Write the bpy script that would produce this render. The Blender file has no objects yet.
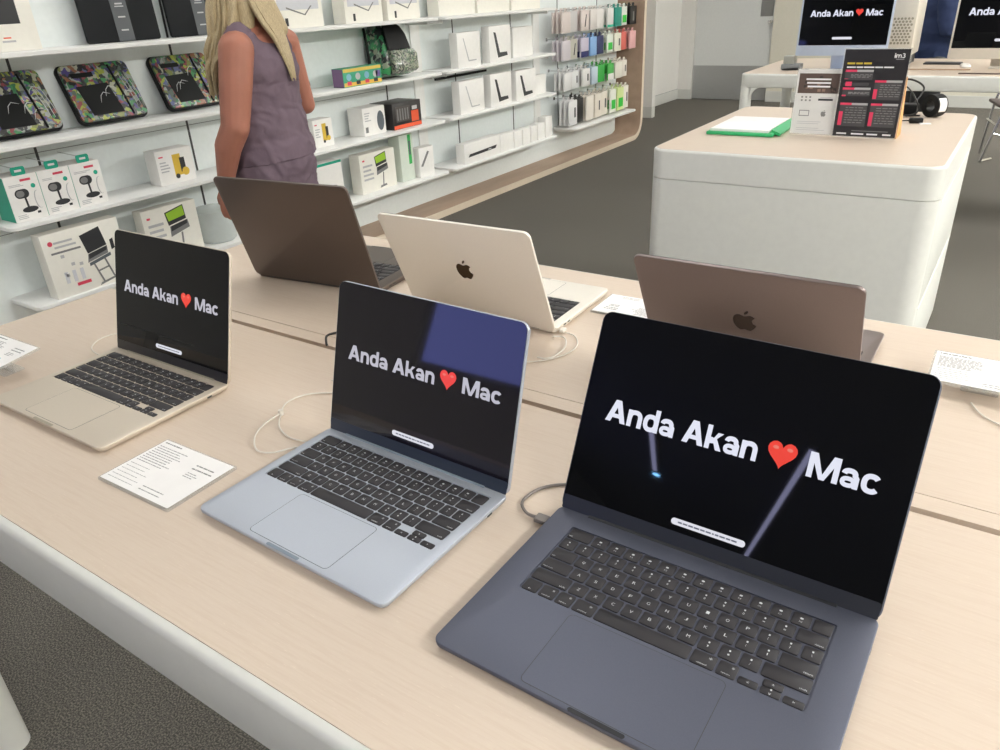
import bpy, bmesh, math, random
from mathutils import Vector, Matrix, noise
PI = math.pi
rnd = random.Random(7)
S = bpy.context.scene
C = S.collection

# ---------------------------------------------------------------- materials
def lin(c):
    if isinstance(c, str):
        c = [int(c[i:i + 2], 16) / 255 for i in (0, 2, 4)]
    return [(v / 12.92 if v <= .04045 else ((v + .055) / 1.055) ** 2.4) for v in c] + [1]

MATS = {}
def mat(name, col, rough=.5, metal=0., spec=.5, emit=0., noise_amt=0., nscale=40., bump=0., bscale=200., coat=0., trans=0., alpha=1., stretch=None):
    if name in MATS:
        return MATS[name]
    m = bpy.data.materials.new(name)
    m.use_nodes = True
    nt = m.node_tree
    b = nt.nodes['Principled BSDF']
    c = lin(col)
    b.inputs['Base Color'].default_value = c
    b.inputs['Roughness'].default_value = rough
    b.inputs['Metallic'].default_value = metal
    b.inputs['Specular IOR Level'].default_value = spec
    b.inputs['Coat Weight'].default_value = coat
    b.inputs['Transmission Weight'].default_value = trans
    b.inputs['Alpha'].default_value = alpha
    if emit:
        b.inputs['Emission Color'].default_value = c
        b.inputs['Emission Strength'].default_value = emit
    tc = nt.nodes.new('ShaderNodeTexCoord')
    mp = nt.nodes.new('ShaderNodeMapping')
    nt.links.new(tc.outputs['Object'], mp.inputs['Vector'])
    if stretch:
        mp.inputs['Scale'].default_value = stretch
    nz = nt.nodes.new('ShaderNodeTexNoise')
    nz.inputs['Scale'].default_value = nscale
    nz.inputs['Detail'].default_value = 5
    nt.links.new(mp.outputs['Vector'], nz.inputs['Vector'])
    amt = noise_amt if noise_amt else .015
    mx = nt.nodes.new('ShaderNodeMix')
    mx.data_type = 'RGBA'
    mx.inputs[6].default_value = [min(1, v * (1 + amt)) for v in c[:3]] + [1]
    mx.inputs[7].default_value = [v * (1 - amt) for v in c[:3]] + [1]
    rp = nt.nodes.new('ShaderNodeMapRange')
    rp.inputs[1].default_value = .35
    rp.inputs[2].default_value = .65
    nt.links.new(nz.outputs['Fac'], rp.inputs[0])
    nt.links.new(rp.outputs[0], mx.inputs[0])
    nt.links.new(mx.outputs[2], b.inputs['Base Color'])
    if bump:
        n2 = nt.nodes.new('ShaderNodeTexNoise')
        n2.inputs['Scale'].default_value = bscale
        n2.inputs['Detail'].default_value = 4
        nt.links.new(mp.outputs['Vector'], n2.inputs['Vector'])
        bp = nt.nodes.new('ShaderNodeBump')
        bp.inputs['Strength'].default_value = bump
        bp.inputs['Distance'].default_value = .01
        nt.links.new(n2.outputs['Fac'], bp.inputs['Height'])
        nt.links.new(bp.outputs['Normal'], b.inputs['Normal'])
    if name.startswith('screen_') and emit:      # a lit display pixel has no paint of its own
        for l in list(nt.links):
            if l.to_socket == b.inputs['Base Color']: nt.links.remove(l)
        b.inputs['Base Color'].default_value = (.01, .01, .012, 1)
    MATS[name] = m
    return m

def wood_mat(name, base, dark, rough=.42):
    m = bpy.data.materials.new(name); m.use_nodes = True
    nt = m.node_tree; b = nt.nodes['Principled BSDF']
    tc = nt.nodes.new('ShaderNodeTexCoord'); mp = nt.nodes.new('ShaderNodeMapping')
    nt.links.new(tc.outputs['Object'], mp.inputs['Vector'])
    mp.inputs['Scale'].default_value = (5, 120, 5)
    nz = nt.nodes.new('ShaderNodeTexNoise'); nz.inputs['Scale'].default_value = 3.2; nz.inputs['Detail'].default_value = 8
    nz.inputs['Roughness'].default_value = .65
    nt.links.new(mp.outputs['Vector'], nz.inputs['Vector'])
    cr = nt.nodes.new('ShaderNodeValToRGB')
    cr.color_ramp.elements[0].position = .32; cr.color_ramp.elements[0].color = lin(dark)
    cr.color_ramp.elements[1].position = .56; cr.color_ramp.elements[1].color = lin(base)
    nt.links.new(nz.outputs['Fac'], cr.inputs['Fac'])
    # short pale pores
    mp2 = nt.nodes.new('ShaderNodeMapping'); mp2.inputs['Scale'].default_value = (30, 420, 30)
    nt.links.new(tc.outputs['Object'], mp2.inputs['Vector'])
    n2 = nt.nodes.new('ShaderNodeTexNoise'); n2.inputs['Scale'].default_value = 3; n2.inputs['Detail'].default_value = 2
    nt.links.new(mp2.outputs['Vector'], n2.inputs['Vector'])
    r2 = nt.nodes.new('ShaderNodeMapRange'); r2.inputs[1].default_value = .66; r2.inputs[2].default_value = .95
    nt.links.new(n2.outputs['Fac'], r2.inputs[0])
    mx = nt.nodes.new('ShaderNodeMix'); mx.data_type = 'RGBA'
    nt.links.new(r2.outputs[0], mx.inputs[0]); nt.links.new(cr.outputs['Color'], mx.inputs[6])
    mx.inputs[7].default_value = lin([.97, .92, .85])
    nt.links.new(mx.outputs[2], b.inputs['Base Color'])
    b.inputs['Roughness'].default_value = rough
    b.inputs['Specular IOR Level'].default_value = .35
    MATS[name] = m
    return m

def carpet_mat():
    m = bpy.data.materials.new('carpet'); m.use_nodes = True
    nt = m.node_tree; b = nt.nodes['Principled BSDF']
    tc = nt.nodes.new('ShaderNodeTexCoord')
    nz = nt.nodes.new('ShaderNodeTexNoise'); nz.inputs['Scale'].default_value = 240; nz.inputs['Detail'].default_value = 4
    nt.links.new(tc.outputs['Object'], nz.inputs['Vector'])
    cr = nt.nodes.new('ShaderNodeValToRGB')
    e = cr.color_ramp.elements
    e[0].position = .40; e[0].color = lin('4c4a46')
    e[1].position = .60; e[1].color = lin('7f7a72')
    k = e.new(.50); k.color = lin('625f5a')
    nt.links.new(nz.outputs['Fac'], cr.inputs['Fac'])
    nt.links.new(cr.outputs['Color'], b.inputs['Base Color'])
    b.inputs['Roughness'].default_value = .95; b.inputs['Specular IOR Level'].default_value = .1
    bp = nt.nodes.new('ShaderNodeBump'); bp.inputs['Strength'].default_value = .4; bp.inputs['Distance'].default_value = .004
    nt.links.new(nz.outputs['Fac'], bp.inputs['Height']); nt.links.new(bp.outputs['Normal'], b.inputs['Normal'])
    return m

def patch_mat(name, cols, scale=30, rough=.35, coat=.6, seed=0.):
    """busy comic-like colour patches of a printed fabric under clear plastic"""
    m = bpy.data.materials.new(name); m.use_nodes = True
    nt = m.node_tree; b = nt.nodes['Principled BSDF']
    tc = nt.nodes.new('ShaderNodeTexCoord'); mp = nt.nodes.new('ShaderNodeMapping')
    mp.inputs['Location'].default_value = (seed, seed * .7, seed * 1.3)
    nt.links.new(tc.outputs['Object'], mp.inputs['Vector'])
    nz = nt.nodes.new('ShaderNodeTexNoise'); nz.inputs['Scale'].default_value = 25
    nt.links.new(mp.outputs['Vector'], nz.inputs['Vector'])
    mxv = nt.nodes.new('ShaderNodeMix'); mxv.data_type = 'VECTOR'; mxv.inputs[0].default_value = .06
    nt.links.new(mp.outputs['Vector'], mxv.inputs[4]); nt.links.new(nz.outputs['Color'], mxv.inputs[5])
    v = nt.nodes.new('ShaderNodeTexVoronoi'); v.inputs['Scale'].default_value = scale
    nt.links.new(mxv.outputs[1], v.inputs['Vector'])
    sp = nt.nodes.new('ShaderNodeSeparateColor'); nt.links.new(v.outputs['Color'], sp.inputs[0])
    cr = nt.nodes.new('ShaderNodeValToRGB'); cr.color_ramp.interpolation = 'CONSTANT'
    e = cr.color_ramp.elements
    e[0].position = 0; e[0].color = lin(cols[0]); e[1].position = 1 / len(cols); e[1].color = lin(cols[1])
    for i, c in enumerate(cols[2:], 2):
        k = e.new(i / len(cols)); k.color = lin(c)
    nt.links.new(sp.outputs[0], cr.inputs['Fac'])
    nt.links.new(cr.outputs['Color'], b.inputs['Base Color'])
    b.inputs['Roughness'].default_value = rough; b.inputs['Coat Weight'].default_value = coat
    b.inputs['Coat Roughness'].default_value = .15
    bp = nt.nodes.new('ShaderNodeBump'); bp.inputs['Strength'].default_value = .5; bp.inputs['Distance'].default_value = .01
    nt.links.new(nz.outputs['Fac'], bp.inputs['Height']); nt.links.new(bp.outputs['Normal'], b.inputs['Normal'])
    MATS[name] = m
    return m

white_paint = mat('white_paint', 'd9dad5', .45)
white_frame = mat('white_frame', 'dcdcd7', .38, spec=.4)
wall_white = mat('wall_white', 'e2e0dc', .6)
wall_cream = mat('wall_cream', 'd6d2c4', .6)
panel_white = mat('panel_white', 'eaf0f0', .35)
shelf_white = mat('shelf_white', 'efefed', .4)
slot_dark = mat('slot_dark', '3c3e3e', .6)
oak = wood_mat('pale_oak', 'd0c0b0', 'cbb9a8')
oak_dark = mat('oak_edge', 'b0957a', .5)
oak_floor = mat('oak_surround', 'a8917c', .5, noise_amt=.1, nscale=12, stretch=(1, .2, 1))
ceil_mat = mat('ceiling_paint', 'f2f2ef', .8)
carpet = carpet_mat()
chrome = mat('chrome', 'c8c8c8', .2, 1.)
black_plastic = mat('black_plastic', '111213', .5, spec=.25)
dark_grey = mat('dark_grey', '1b1d20', .6, spec=.2)
mid_grey = mat('mid_grey', '8a8d8f', .5)
white_box = mat('white_card', 'f1efec', .45)
cream_box = mat('cream_card', 'efece3', .45)
print_grey = mat('print_grey', '7d7d7d', .6)
print_light = mat('print_light', 'b9b9bb', .6)
print_dark = mat('print_dark', '2f3033', .5)
print_red = mat('print_red', 'd6455c', .5)
print_pink = mat('print_pink', 'e0405f', .5)
print_teal = mat('print_teal', '1fa98c', .5)
print_green = mat('print_green', '35b559', .5)
lime = mat('print_lime', '9cc832', .5)
yellow = mat('print_yellow', 'd9b640', .5)
orange = mat('print_orange', 'e35a35', .5)
white_ink = mat('white_ink', 'e8e8ea', .5)
cable_white = mat('cable_white', 'd8d2c8', .4)
cable_grey = mat('cable_grey', '77706c', .5)
cable_black = mat('cable_black', '1d1c1b', .5)
acrylic = mat('acrylic', 'f4f6f6', .04, trans=1.)
acrylic.node_tree.nodes['Principled BSDF'].inputs['IOR'].default_value = 1.3
clear_edge = mat('acrylic_edge', 'e4e6e3', .1, alpha=.22)

# ---------------------------------------------------------------- mesh builder
def rrect(w, h, r, n=6, cx=0, cy=0):
    r = min(r, w / 2 - 1e-5, h / 2 - 1e-5)
    out = []
    for (sx, sy, a0) in ((1, -1, -PI / 2), (1, 1, 0), (-1, 1, PI / 2), (-1, -1, PI)):
        for i in range(n + 1):
            a = a0 + i / n * PI / 2
            out.append((cx + sx * (w / 2 - r) + r * math.cos(a), cy + sy * (h / 2 - r) + r * math.sin(a)))
    return out

class MB:
    def __init__(s):
        s.bm = bmesh.new(); s.mats = []; s.M = Matrix.Identity(4)
    def mi(s, m):
        if m not in s.mats: s.mats.append(m)
        return s.mats.index(m)
    def v(s, p): return s.bm.verts.new(s.M @ Vector(p))
    def f(s, vs, k):
        try:
            f = s.bm.faces.new(vs); f.material_index = k; return f
        except ValueError: return None
    def box(s, x0, x1, y0, y1, z0, z1, m, bev=0):
        if bev:
            loops = [[(a, b, z) for a, b in rrect(x1 - x0 - 2 * i, y1 - y0 - 2 * i, max(bev - i, 1e-4), 2, (x0 + x1) / 2, (y0 + y1) / 2)]
                     for z, i in ((z0, bev), (z0 + bev * .3, bev * .3), (z0 + bev, 0), (z1 - bev, 0), (z1 - bev * .3, bev * .3), (z1, bev))]
            return s.loft(loops, m)
        k = s.mi(m)
        V = [s.v(p) for p in ((x0, y0, z0), (x1, y0, z0), (x1, y1, z0), (x0, y1, z0), (x0, y0, z1), (x1, y0, z1), (x1, y1, z1), (x0, y1, z1))]
        for q in ((0, 3, 2, 1), (4, 5, 6, 7), (0, 1, 5, 4), (1, 2, 6, 5), (2, 3, 7, 6), (3, 0, 4, 7)):
            s.f([V[i] for i in q], k)
    def loft(s, loops, m, cap0=True, cap1=True, closed=True):
        k = s.mi(m)
        L = [[s.v(p) for p in lp] for lp in loops]
        n = len(L[0])
        for a, b in zip(L, L[1:]):
            for i in range(n if closed else n - 1):
                j = (i + 1) % n
                s.f([a[i], a[j], b[j], b[i]], k)
        if cap0: s.f(L[0][::-1], k)
        if cap1: s.f(L[-1], k)
        return L
    def slab(s, w, h, r, z0, z1, m, bev=0., cx=0, cy=0, n=6, botin=None):
        if bev:
            prof = [(z0, bev if botin is None else botin), (z0 + bev * .3, bev * .3 if botin is None else botin * .55), (z0 + bev, 0), (z1 - bev, 0), (z1 - bev * .3, bev * .3), (z1, bev)]
        else: prof = [(z0, 0), (z1, 0)]
        s.loft([[(a, b, z) for a, b in rrect(w - 2 * i, h - 2 * i, max(r - i, 1e-4), n, cx, cy)] for z, i in prof], m)
    def tube(s, pts, r, m, seg=8, cap=True):
        P = [Vector(p) for p in pts]
        R = r if isinstance(r, (list, tuple)) else [r] * len(P)
        loops = []
        t0 = (P[1] - P[0]).normalized()
        up = Vector((0, 0, 1)) if abs(t0.z) < .9 else Vector((1, 0, 0))
        u = t0.cross(up).normalized()
        for i, p in enumerate(P):
            t = (P[min(i + 1, len(P) - 1)] - P[max(i - 1, 0)])
            t = t.normalized() if t.length > 1e-9 else t0
            u = (u - t * u.dot(t)).normalized(); w = t.cross(u)
            loops.append([p + (u * math.cos(a) + w * math.sin(a)) * R[i] for a in [2 * PI * j / seg for j in range(seg)]])
        s.loft(loops, m, cap, cap)
    def lathe(s, prof, m, seg=20, c=(0, 0, 0)):
        s.loft([[(c[0] + r * math.cos(a), c[1] + r * math.sin(a), c[2] + z) for a in [2 * PI * j / seg for j in range(seg)]] for r, z in prof], m)
    def prism(s, poly, z0, z1, m):
        """poly in xy, extruded in z"""
        s.loft([[(x, y, z0) for x, y in poly], [(x, y, z1) for x, y in poly]], m)
    def front(s, poly, m, y=-.0006, t=.0005):
        """flat printed shape on a front that faces -y; poly in (x, z)"""
        s.loft([[(x, y + t, z) for x, z in poly], [(x, y, z) for x, z in poly]], m)
    def fr(s, x0, x1, z0, z1, m, y=-.0006, t=.0005):
        s.front([(x0, z0), (x1, z0), (x1, z1), (x0, z1)], m, y, t)
    def build(s, name, parent=None, loc=None, rot=None, smooth=40):
        bmesh.ops.recalc_face_normals(s.bm, faces=s.bm.faces)
        me = bpy.data.meshes.new(name); s.bm.to_mesh(me); s.bm.free()
        for m in s.mats: me.materials.append(m)
        if smooth:
            me.shade_smooth(); me.set_sharp_from_angle(angle=math.radians(smooth))
        o = bpy.data.objects.new(name, me); C.objects.link(o)
        if parent: o.parent = parent
        if loc is not None: o.location = loc
        if rot is not None: o.rotation_euler = rot
        return o

def tag(o, label=None, cat=None, group=None, kind=None):
    if label: o['label'] = label
    if cat: o['category'] = cat
    if group: o['group'] = group
    if kind: o['kind'] = kind
    return o
def thing(name, label, cat, loc=(0, 0, 0), rot=(0, 0, 0), group=None):
    o = bpy.data.objects.new(name, None); C.objects.link(o)
    o.empty_display_size = .05
    o.location = loc; o.rotation_euler = rot
    return tag(o, label, cat, group)
def struct(mb, name, smooth=40):
    return tag(mb.build(name, smooth=smooth), kind='structure')
def bez(pts, n=8):
    """smooth catmull-rom path"""
    P = [Vector(p) for p in pts]; out = []
    for i in range(len(P) - 1):
        a = P[max(i - 1, 0)]; b = P[i]; c = P[i + 1]; d = P[min(i + 2, len(P) - 1)]
        for k in range(n):
            t = k / n
            out.append(.5 * ((2 * b) + (c - a) * t + (2 * a - 5 * b + 4 * c - d) * t * t + (3 * b - a - 3 * c + d) * t ** 3))
    out.append(P[-1])
    return out

_txt = {}
def text_geo(body, off=0.):
    """outline of a text as (verts, faces), normalised: x0=0, baseline 0, in units of cap height"""
    key = (body, off)
    if key in _txt: return _txt[key]
    cu = bpy.data.curves.new('lettering', 'FONT'); cu.body = body; cu.size = 1; cu.resolution_u = 3; cu.offset = off
    ob = bpy.data.objects.new('lettering', cu)
    me = ob.to_mesh()
    vs = [v.co.copy() for v in me.vertices]; fs = [tuple(p.vertices) for p in me.polygons]
    ob.to_mesh_clear(); bpy.data.objects.remove(ob); bpy.data.curves.remove(cu)
    _txt[key] = (vs, fs)
    return _txt[key]
def add_text(mb, body, x0, x1, y0, y1, m, z=0., plane='xy', off=0., fit=True, tz=.0):
    vs, fs = text_geo(body, off)
    if not vs: return
    ax = min(v.x for v in vs); bx = max(v.x for v in vs); ay = min(v.y for v in vs); by = max(v.y for v in vs)
    if fit: sx = (x1 - x0) / (bx - ax); sy = (y1 - y0) / (by - ay)
    else: sx = sy = min((x1 - x0) / (bx - ax), (y1 - y0) / (by - ay))
    cx = (x0 + x1) / 2 - (bx - ax) * sx / 2; cy = (y0 + y1) / 2 - (by - ay) * sy / 2
    k = mb.mi(m)
    V = []
    for v in vs:
        X = cx + (v.x - ax) * sx; Y = cy + (v.y - ay) * sy
        V.append(mb.v((X, Y, z) if plane == 'xy' else (X, z, Y)))
    for f in fs: mb.f([V[i] for i in f], k)
def _rib(path, w):
    P = [Vector((x, y, 0)) for x, y in path]; L = []; Rr = []
    for i, p in enumerate(P):
        t = (P[min(i + 1, len(P) - 1)] - P[max(i - 1, 0)]).normalized(); n = Vector((-t.y, t.x, 0)) * w / 2
        L.append((p.x + n.x, p.y + n.y)); Rr.append((p.x - n.x, p.y - n.y))
    return [[L[i], L[i + 1], Rr[i + 1], Rr[i]] for i in range(len(P) - 1)]
def _sg(v, e=.82): return math.copysign(abs(v) ** e, v)
def _arc(cx, cy, rx, ry, a0, a1, n=14): return [(cx + rx * _sg(math.cos(math.radians(a0 + (a1 - a0) * i / n))), cy + ry * _sg(math.sin(math.radians(a0 + (a1 - a0) * i / n)))) for i in range(n + 1)]
BOLD = {
 'A': (.97, [[(0, 0), (.25, 0), (.60, 1), (.35, 1)], [(.72, 0), (.97, 0), (.62, 1), (.37, 1)], [(.2, .2), (.77, .2), (.72, .38), (.25, .38)]]),
 'n': (.70, [[(0, 0), (.21, 0), (.21, .74), (0, .74)]] + _rib([(.105, .36)] + _arc(.355, .40, .24, .255, 180, 0) + [(.595, 0)], .205)),
 'd': (.71, [[(.50, 0), (.71, 0), (.71, 1), (.50, 1)]] + _rib(_arc(.345, .37, .245, .285, 0, 360, 26), .20)),
 'a': (.68, _rib(_arc(.31, .475, .20, .175, 172, 0) + [(.565, .42)][:0] + [(.57, .42), (.57, .0)], .20) + _rib(_arc(.295, .215, .195, .13, 0, 360, 22), .17)),
 'k': (.75, [[(0, 0), (.21, 0), (.21, 1), (0, 1)], [(.19, .22), (.50, .74), (.74, .74), (.28, .27)], [(.19, .30), (.45, .46), (.24, .52), (.19, .46)], [(.30, .44), (.46, .53), (.76, 0), (.51, 0)], [(.19, .24), (.36, .26), (.5, .4), (.3, .46), (.19, .42)]]),
 'M': (1.15, [[(0, 0), (.21, 0), (.21, 1), (0, 1)], [(.94, 0), (1.15, 0), (1.15, 1), (.94, 1)], [(.02, 1), (.28, 1), (.655, 0), (.475, 0)], [(1.13, 1), (.87, 1), (.495, 0), (.675, 0)]]),
 'c': (.68, _rib(_arc(.345, .37, .245, .285, 38, 322, 24), .20)),
 'i': (.22, [[(0, 0), (.21, 0), (.21, .74), (0, .74)], [(0, .84), (.21, .84), (.21, 1.02), (0, 1.02)]]),
 'm': (1.1, [[(0, 0), (.19, 0), (.19, .74), (0, .74)]] + _rib([(.1, .36)] + _arc(.325, .42, .225, .235, 180, 0) + [(.55, 0)], .19) + _rib([(.55, .36)] + _arc(.775, .42, .225, .235, 180, 0) + [(1.0, 0)], .19)),
 '3': (.68, _rib(_arc(.30, .73, .21, .17, 150, -90), .18) + _rib(_arc(.31, .30, .24, .22, 90, -150), .19)),
 ' ': (.24, [])}
def bold_text(mb, body, x0, x1, y0, y1, m, z=0., plane='xy'):
    polys = []; x = 0
    for ch in body:
        w, ps = BOLD[ch]
        polys += [[(px + x, py) for px, py in p] for p in ps]; x += w + .06
    X = [q[0] for p in polys for q in p]; ax, bx = min(X), max(X); sx = (x1 - x0) / (bx - ax); sy = y1 - y0
    k = mb.mi(m)
    for i, p in enumerate(polys):
        zz = z + (i % 7) * 2e-6
        V = [mb.v((x0 + (q[0] - ax) * sx, y0 + q[1] * sy, zz) if plane == 'xy' else (x0 + (q[0] - ax) * sx, z, y0 + q[1] * sy)) for q in p]
        mb.f(V, k)
def heart_poly(cx, cy, w, h, n=28):
    P = []
    for i in range(n):
        t = 2 * PI * i / n
        x = 16 * math.sin(t) ** 3; y = 13 * math.cos(t) - 5 * math.cos(2 * t) - 2 * math.cos(3 * t) - math.cos(4 * t)
        P.append((cx + x / 32 * w, cy + (y + 2.5) / 29 * h))
    return P
def pill(x0, x1, y0, y1, n=6):
    return rrect(x1 - x0, y1 - y0, (y1 - y0) / 2 - 1e-4, n, (x0 + x1) / 2, (y0 + y1) / 2)

# ---------------------------------------------------------------- room shell
XW = -3.68     # back panels of the shelving
mb = MB(); mb.box(-4.4, 5, -10, 10.9, -.05, 0, carpet); struct(mb, 'floor')
mb = MB(); mb.box(-4.4, 5, -10, 10.9, 3.0, 3.05, ceil_mat); struct(mb, 'ceiling')
mb = MB(); mb.box(-4.4, -4.22, 7.7, 10.9, 0, 3, wall_white)
mb.box(-4.4, -3.98, -10, 7.7, 0, 3, wall_white)
struct(mb, 'wall_left')
mb = MB(); mb.box(-4.22, -3.85, 9.03, 9.12, 0, 3, wall_white); struct(mb, 'trim_3')
mb = MB(); mb.box(-4.22, -4.02, 10.77, 10.9, 0, 3, wall_white); mb.box(-2.98, 5, 10.77, 10.9, 0, 3, wall_cream)
mb.box(-4.02, -2.98, 10.77, 10.9, 2.1, 3, wall_cream); struct(mb, 'wall_back')
mb = MB(); mb.box(4.9, 5.05, -10, 10.9, 0, 3, wall_cream); struct(mb, 'wall_right')
mb = MB(); mb.box(-4.4, 5, -10.1, -9.95, 0, 3, wall_cream); struct(mb, 'wall_front')
base_line = mat('baseboard_paint', 'cfcfca', .4)
mb = MB(); mb.box(-4.22, -4.205, 9.4, 10.77, 0, .13, base_line); mb.box(-4.22, -4.205, 7.8, 9.03, 0, .13, base_line)
mb.box(-4.22, -4.206, 9.15, 10.77, .13, .132, mid_grey); struct(mb, 'baseboard_left')
mb = MB(); mb.box(-4.22, -3.846, 9.024, 9.12, 0, .13, base_line); struct(mb, 'baseboard_pier')
mb = MB(); mb.box(-4.22, -4.02, 10.755, 10.77, 0, .13, base_line); mb.box(-2.98, 4.9, 10.755, 10.77, 0, .13, base_line); struct(mb, 'baseboard_back')
# service door
door_grey = mat('door_paint', 'd9dbda', .5); kick = mat('kick_plate', 'adaeae', .35, .4)
mb = MB(); mb.box(-4.015, -2.985, 10.8, 10.85, .008, 2.1, door_grey); d = struct(mb, 'door_1')
mb = MB(); mb.box(-4.01, -2.99, 10.794, 10.7999, .012, .438, kick); mb.build('kick_plate', d)
mb = MB(); mb.box(-3.16, -3.0, 10.795, 10.7999, 1.03, 1.5, mat('push_plate', '9da0a0', .3, .6)); mb.build('push_plate', d)
mb = MB(); mb.tube([(-3.01, 10.8, .97), (-3.01, 10.74, .97)], .018, chrome); mb.lathe([(.001, 0), (.03, .002), (.03, .02), (.001, .022)], chrome, c=(-3.01, 10.735, .96)); mb.build('door_handle', d)

# ---------------------------------------------------------------- shelving niche
mb = MB()
mb.box(XW - .3, XW, -.6, 7.66, .05, 2.4, panel_white)
for y in [.13, .925, 1.717, 2.51, 3.303, 4.093, 4.88, 5.666, 6.436, 7.2]:
    mb.box(XW - .01, XW + .0012, y - .006, y + .006, .3, 2.4, slot_dark)
for z in (.585, .90):     # fine horizontal panel seams
    mb.box(XW - .01, XW + .0008, -.6, 4.09, z - .0015, z + .0015, mid_grey)
struct(mb, 'wall_shelving')
# pale side pilaster between bays
mb = MB(); mb.box(XW, XW + .012, 4.38, 4.48, .34, 2.4, shelf_white); mb.box(XW, XW + .012, 6.0, 6.10, .34, 2.4, shelf_white); struct(mb, 'trim_2')
# wooden surround: sill + right jamb with rounded corners, profile in (y, z)
def arc(cy, cz, r, a0, a1, n=8): return [(cy + r * math.cos(a0 + (a1 - a0) * i / n), cz + r * math.sin(a0 + (a1 - a0) * i / n)) for i in range(n + 1)]
outer = [(-.6, 0)] + arc(7.77 - .2, .2, .2, -PI / 2, 0) + [(7.77, 2.45)]
inner = [(-.6, .05)] + arc(7.72 - .15, .2, .15, -PI / 2, 0) + [(7.72, 2.45)]
surf = mat('veneer', 'b09884', .5, noise_amt=.06, nscale=14, stretch=(1, .15, 1))
edge = mat('veneer_edge', 'd8c9b5', .5)
mb = MB()
k = mb.mi(surf); ke = mb.mi(edge)
x0, x1 = XW - .3, -3.412
VO = [(mb.v((x0, y, z)), mb.v((x1, y, z))) for y, z in outer]
VI = [(mb.v((x0, y, z)), mb.v((x1, y, z))) for y, z in inner]
for i in range(len(outer) - 1):
    mb.f([VO[i][0], VO[i + 1][0], VO[i + 1][1], VO[i][1]], k)
    mb.f([VI[i][0], VI[i][1], VI[i + 1][1], VI[i + 1][0]], k)
    mb.f([VO[i][1], VO[i + 1][1], VI[i + 1][1], VI[i][1]], ke)
    mb.f([VO[i][0], VI[i][0], VI[i + 1][0], VO[i + 1][0]], k)
struct(mb, 'trim_1')

def shelf(y0, y1, ztop, label, group):
    t = thing('wall_shelf', label, 'shelf', (XW, (y0 + y1) / 2, ztop - .02), group=group)
    L = y1 - y0
    m = MB()
    m.loft([[(a, b, z) for a, b in rrect(.262 - 2 * i, L - 2 * i, .03, 4, .131 + .001, 0)] for z, i in ((.0, .003), (.003, 0), (.017, 0), (.02, .003))], shelf_white)
    m.build('shelf_board', t)
    for yy in (-L / 2 + .05, L / 2 - .05):
        m = MB(); m.box(.001, .2, yy - .004, yy + .004, -.022, -.0001, shelf_white); m.build('bracket', t)
for z, w in ((.31, 'lowest'), (.665, 'second from bottom'), (.98, 'third from bottom'), (1.322, 'highest')):
    a = 1.40 if z < .9 else .9
    shelf(a, 4.40, z, f'long white wall shelf at left behind the woman, {w} of its bay', 'long white shelves of the left bay')
    shelf(4.46, 5.98, z, f'white wall shelf in the middle bay of white boxes, {w}', 'white shelves of the middle bay')
shelf(6.32, 7.62, .31, 'white wall shelf under the rows of hanging packets', 'white shelves of the right bay')

# ---------------------------------------------------------------- shelf products
def product(name, label, cat, y0, y1, zb, xf, h, depth, body=white_box, art=None, side=None, group=None, lean=0., bev=.002):
    """a carton on a shelf; its front faces +x, local frame x right, -y front, z up"""
    w = y1 - y0
    t = thing(name, label, cat, (xf - depth, (y0 + y1) / 2, zb + .0005), (-lean, 0, PI / 2), group)
    m = MB(); m.M = Matrix.Translation((0, -depth, 0))
    m.box(-w / 2, w / 2, 0, depth, 0, h, body, bev)
    m.build('carton', t)
    if side:
        m = MB(); m.box(-w / 2 - .0008, -w / 2 - .0001, -depth + .002, -.002, .002, h - .002, side); m.build('side_panel', t)
    if art:
        m = MB(); m.M = Matrix.Translation((0, -depth, 0))
        art(m, w, h); m.build('front_print', t)
    return t
def lines(m, x0, x1, z0, z1, n, c, r, dens=.9):
    for i in range(n):
        z = z1 - (z1 - z0) * (i + .5) / n
        L = (x1 - x0) * r.uniform(.55, 1) * dens
        m.fr(x0, x0 + L, z - (z1 - z0) / n * .22, z + (z1 - z0) / n * .22, c)
R2 = random.Random(3)

def mic_art(m, w, h):
    m.fr(-.005, w * .28, h * .86, h * .91, print_red)
    lines(m, -w * .4, w * .2, h * .76, h * .82, 2, print_light, R2)
    # microphone: horizontal body, stalk, round foot
    m.front(pill(-w * .30, w * .12, h * .50, h * .70), print_dark, -.0008)
    m.front(pill(-w * .26, -w * .02, h * .53, h * .67), print_grey, -.0011)
    m.front([(-w * .04, h * .27), (w * .02, h * .27), (w * .0, h * .52), (-w * .06, h * .52)], print_dark, -.0008)
    m.front([(w * .02 + w * .24 * math.cos(a), h * .24 + h * .065 * math.sin(a)) for a in [i * PI / 8 for i in range(16)]], print_dark, -.0009)
    m.front([(w * .30 + w * .07 * math.cos(a), h * .73 + w * .07 * math.sin(a)) for a in [i * PI / 6 for i in range(12)]], print_teal, -.0008)
    ring = [(w * .33 + w * .1 * math.cos(a), h * .42 + h * .2 * math.sin(a)) for a in [i * PI / 10 for i in range(20)]]
    for i in range(4, 16):
        a, b = ring[i], ring[i + 1]
        m.front([a, b, (b[0] + .004, b[1]), (a[0] + .004, a[1])], print_light, -.0008)
    m.fr(w * .2, w * .3, h * .12, h * .17, print_dark)
    lines(m, -w * .4, 0, h * .05, h * .16, 3, print_light, R2)
micn = {0: 'leftmost', 1: 'middle', 2: 'rightmost'}
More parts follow.
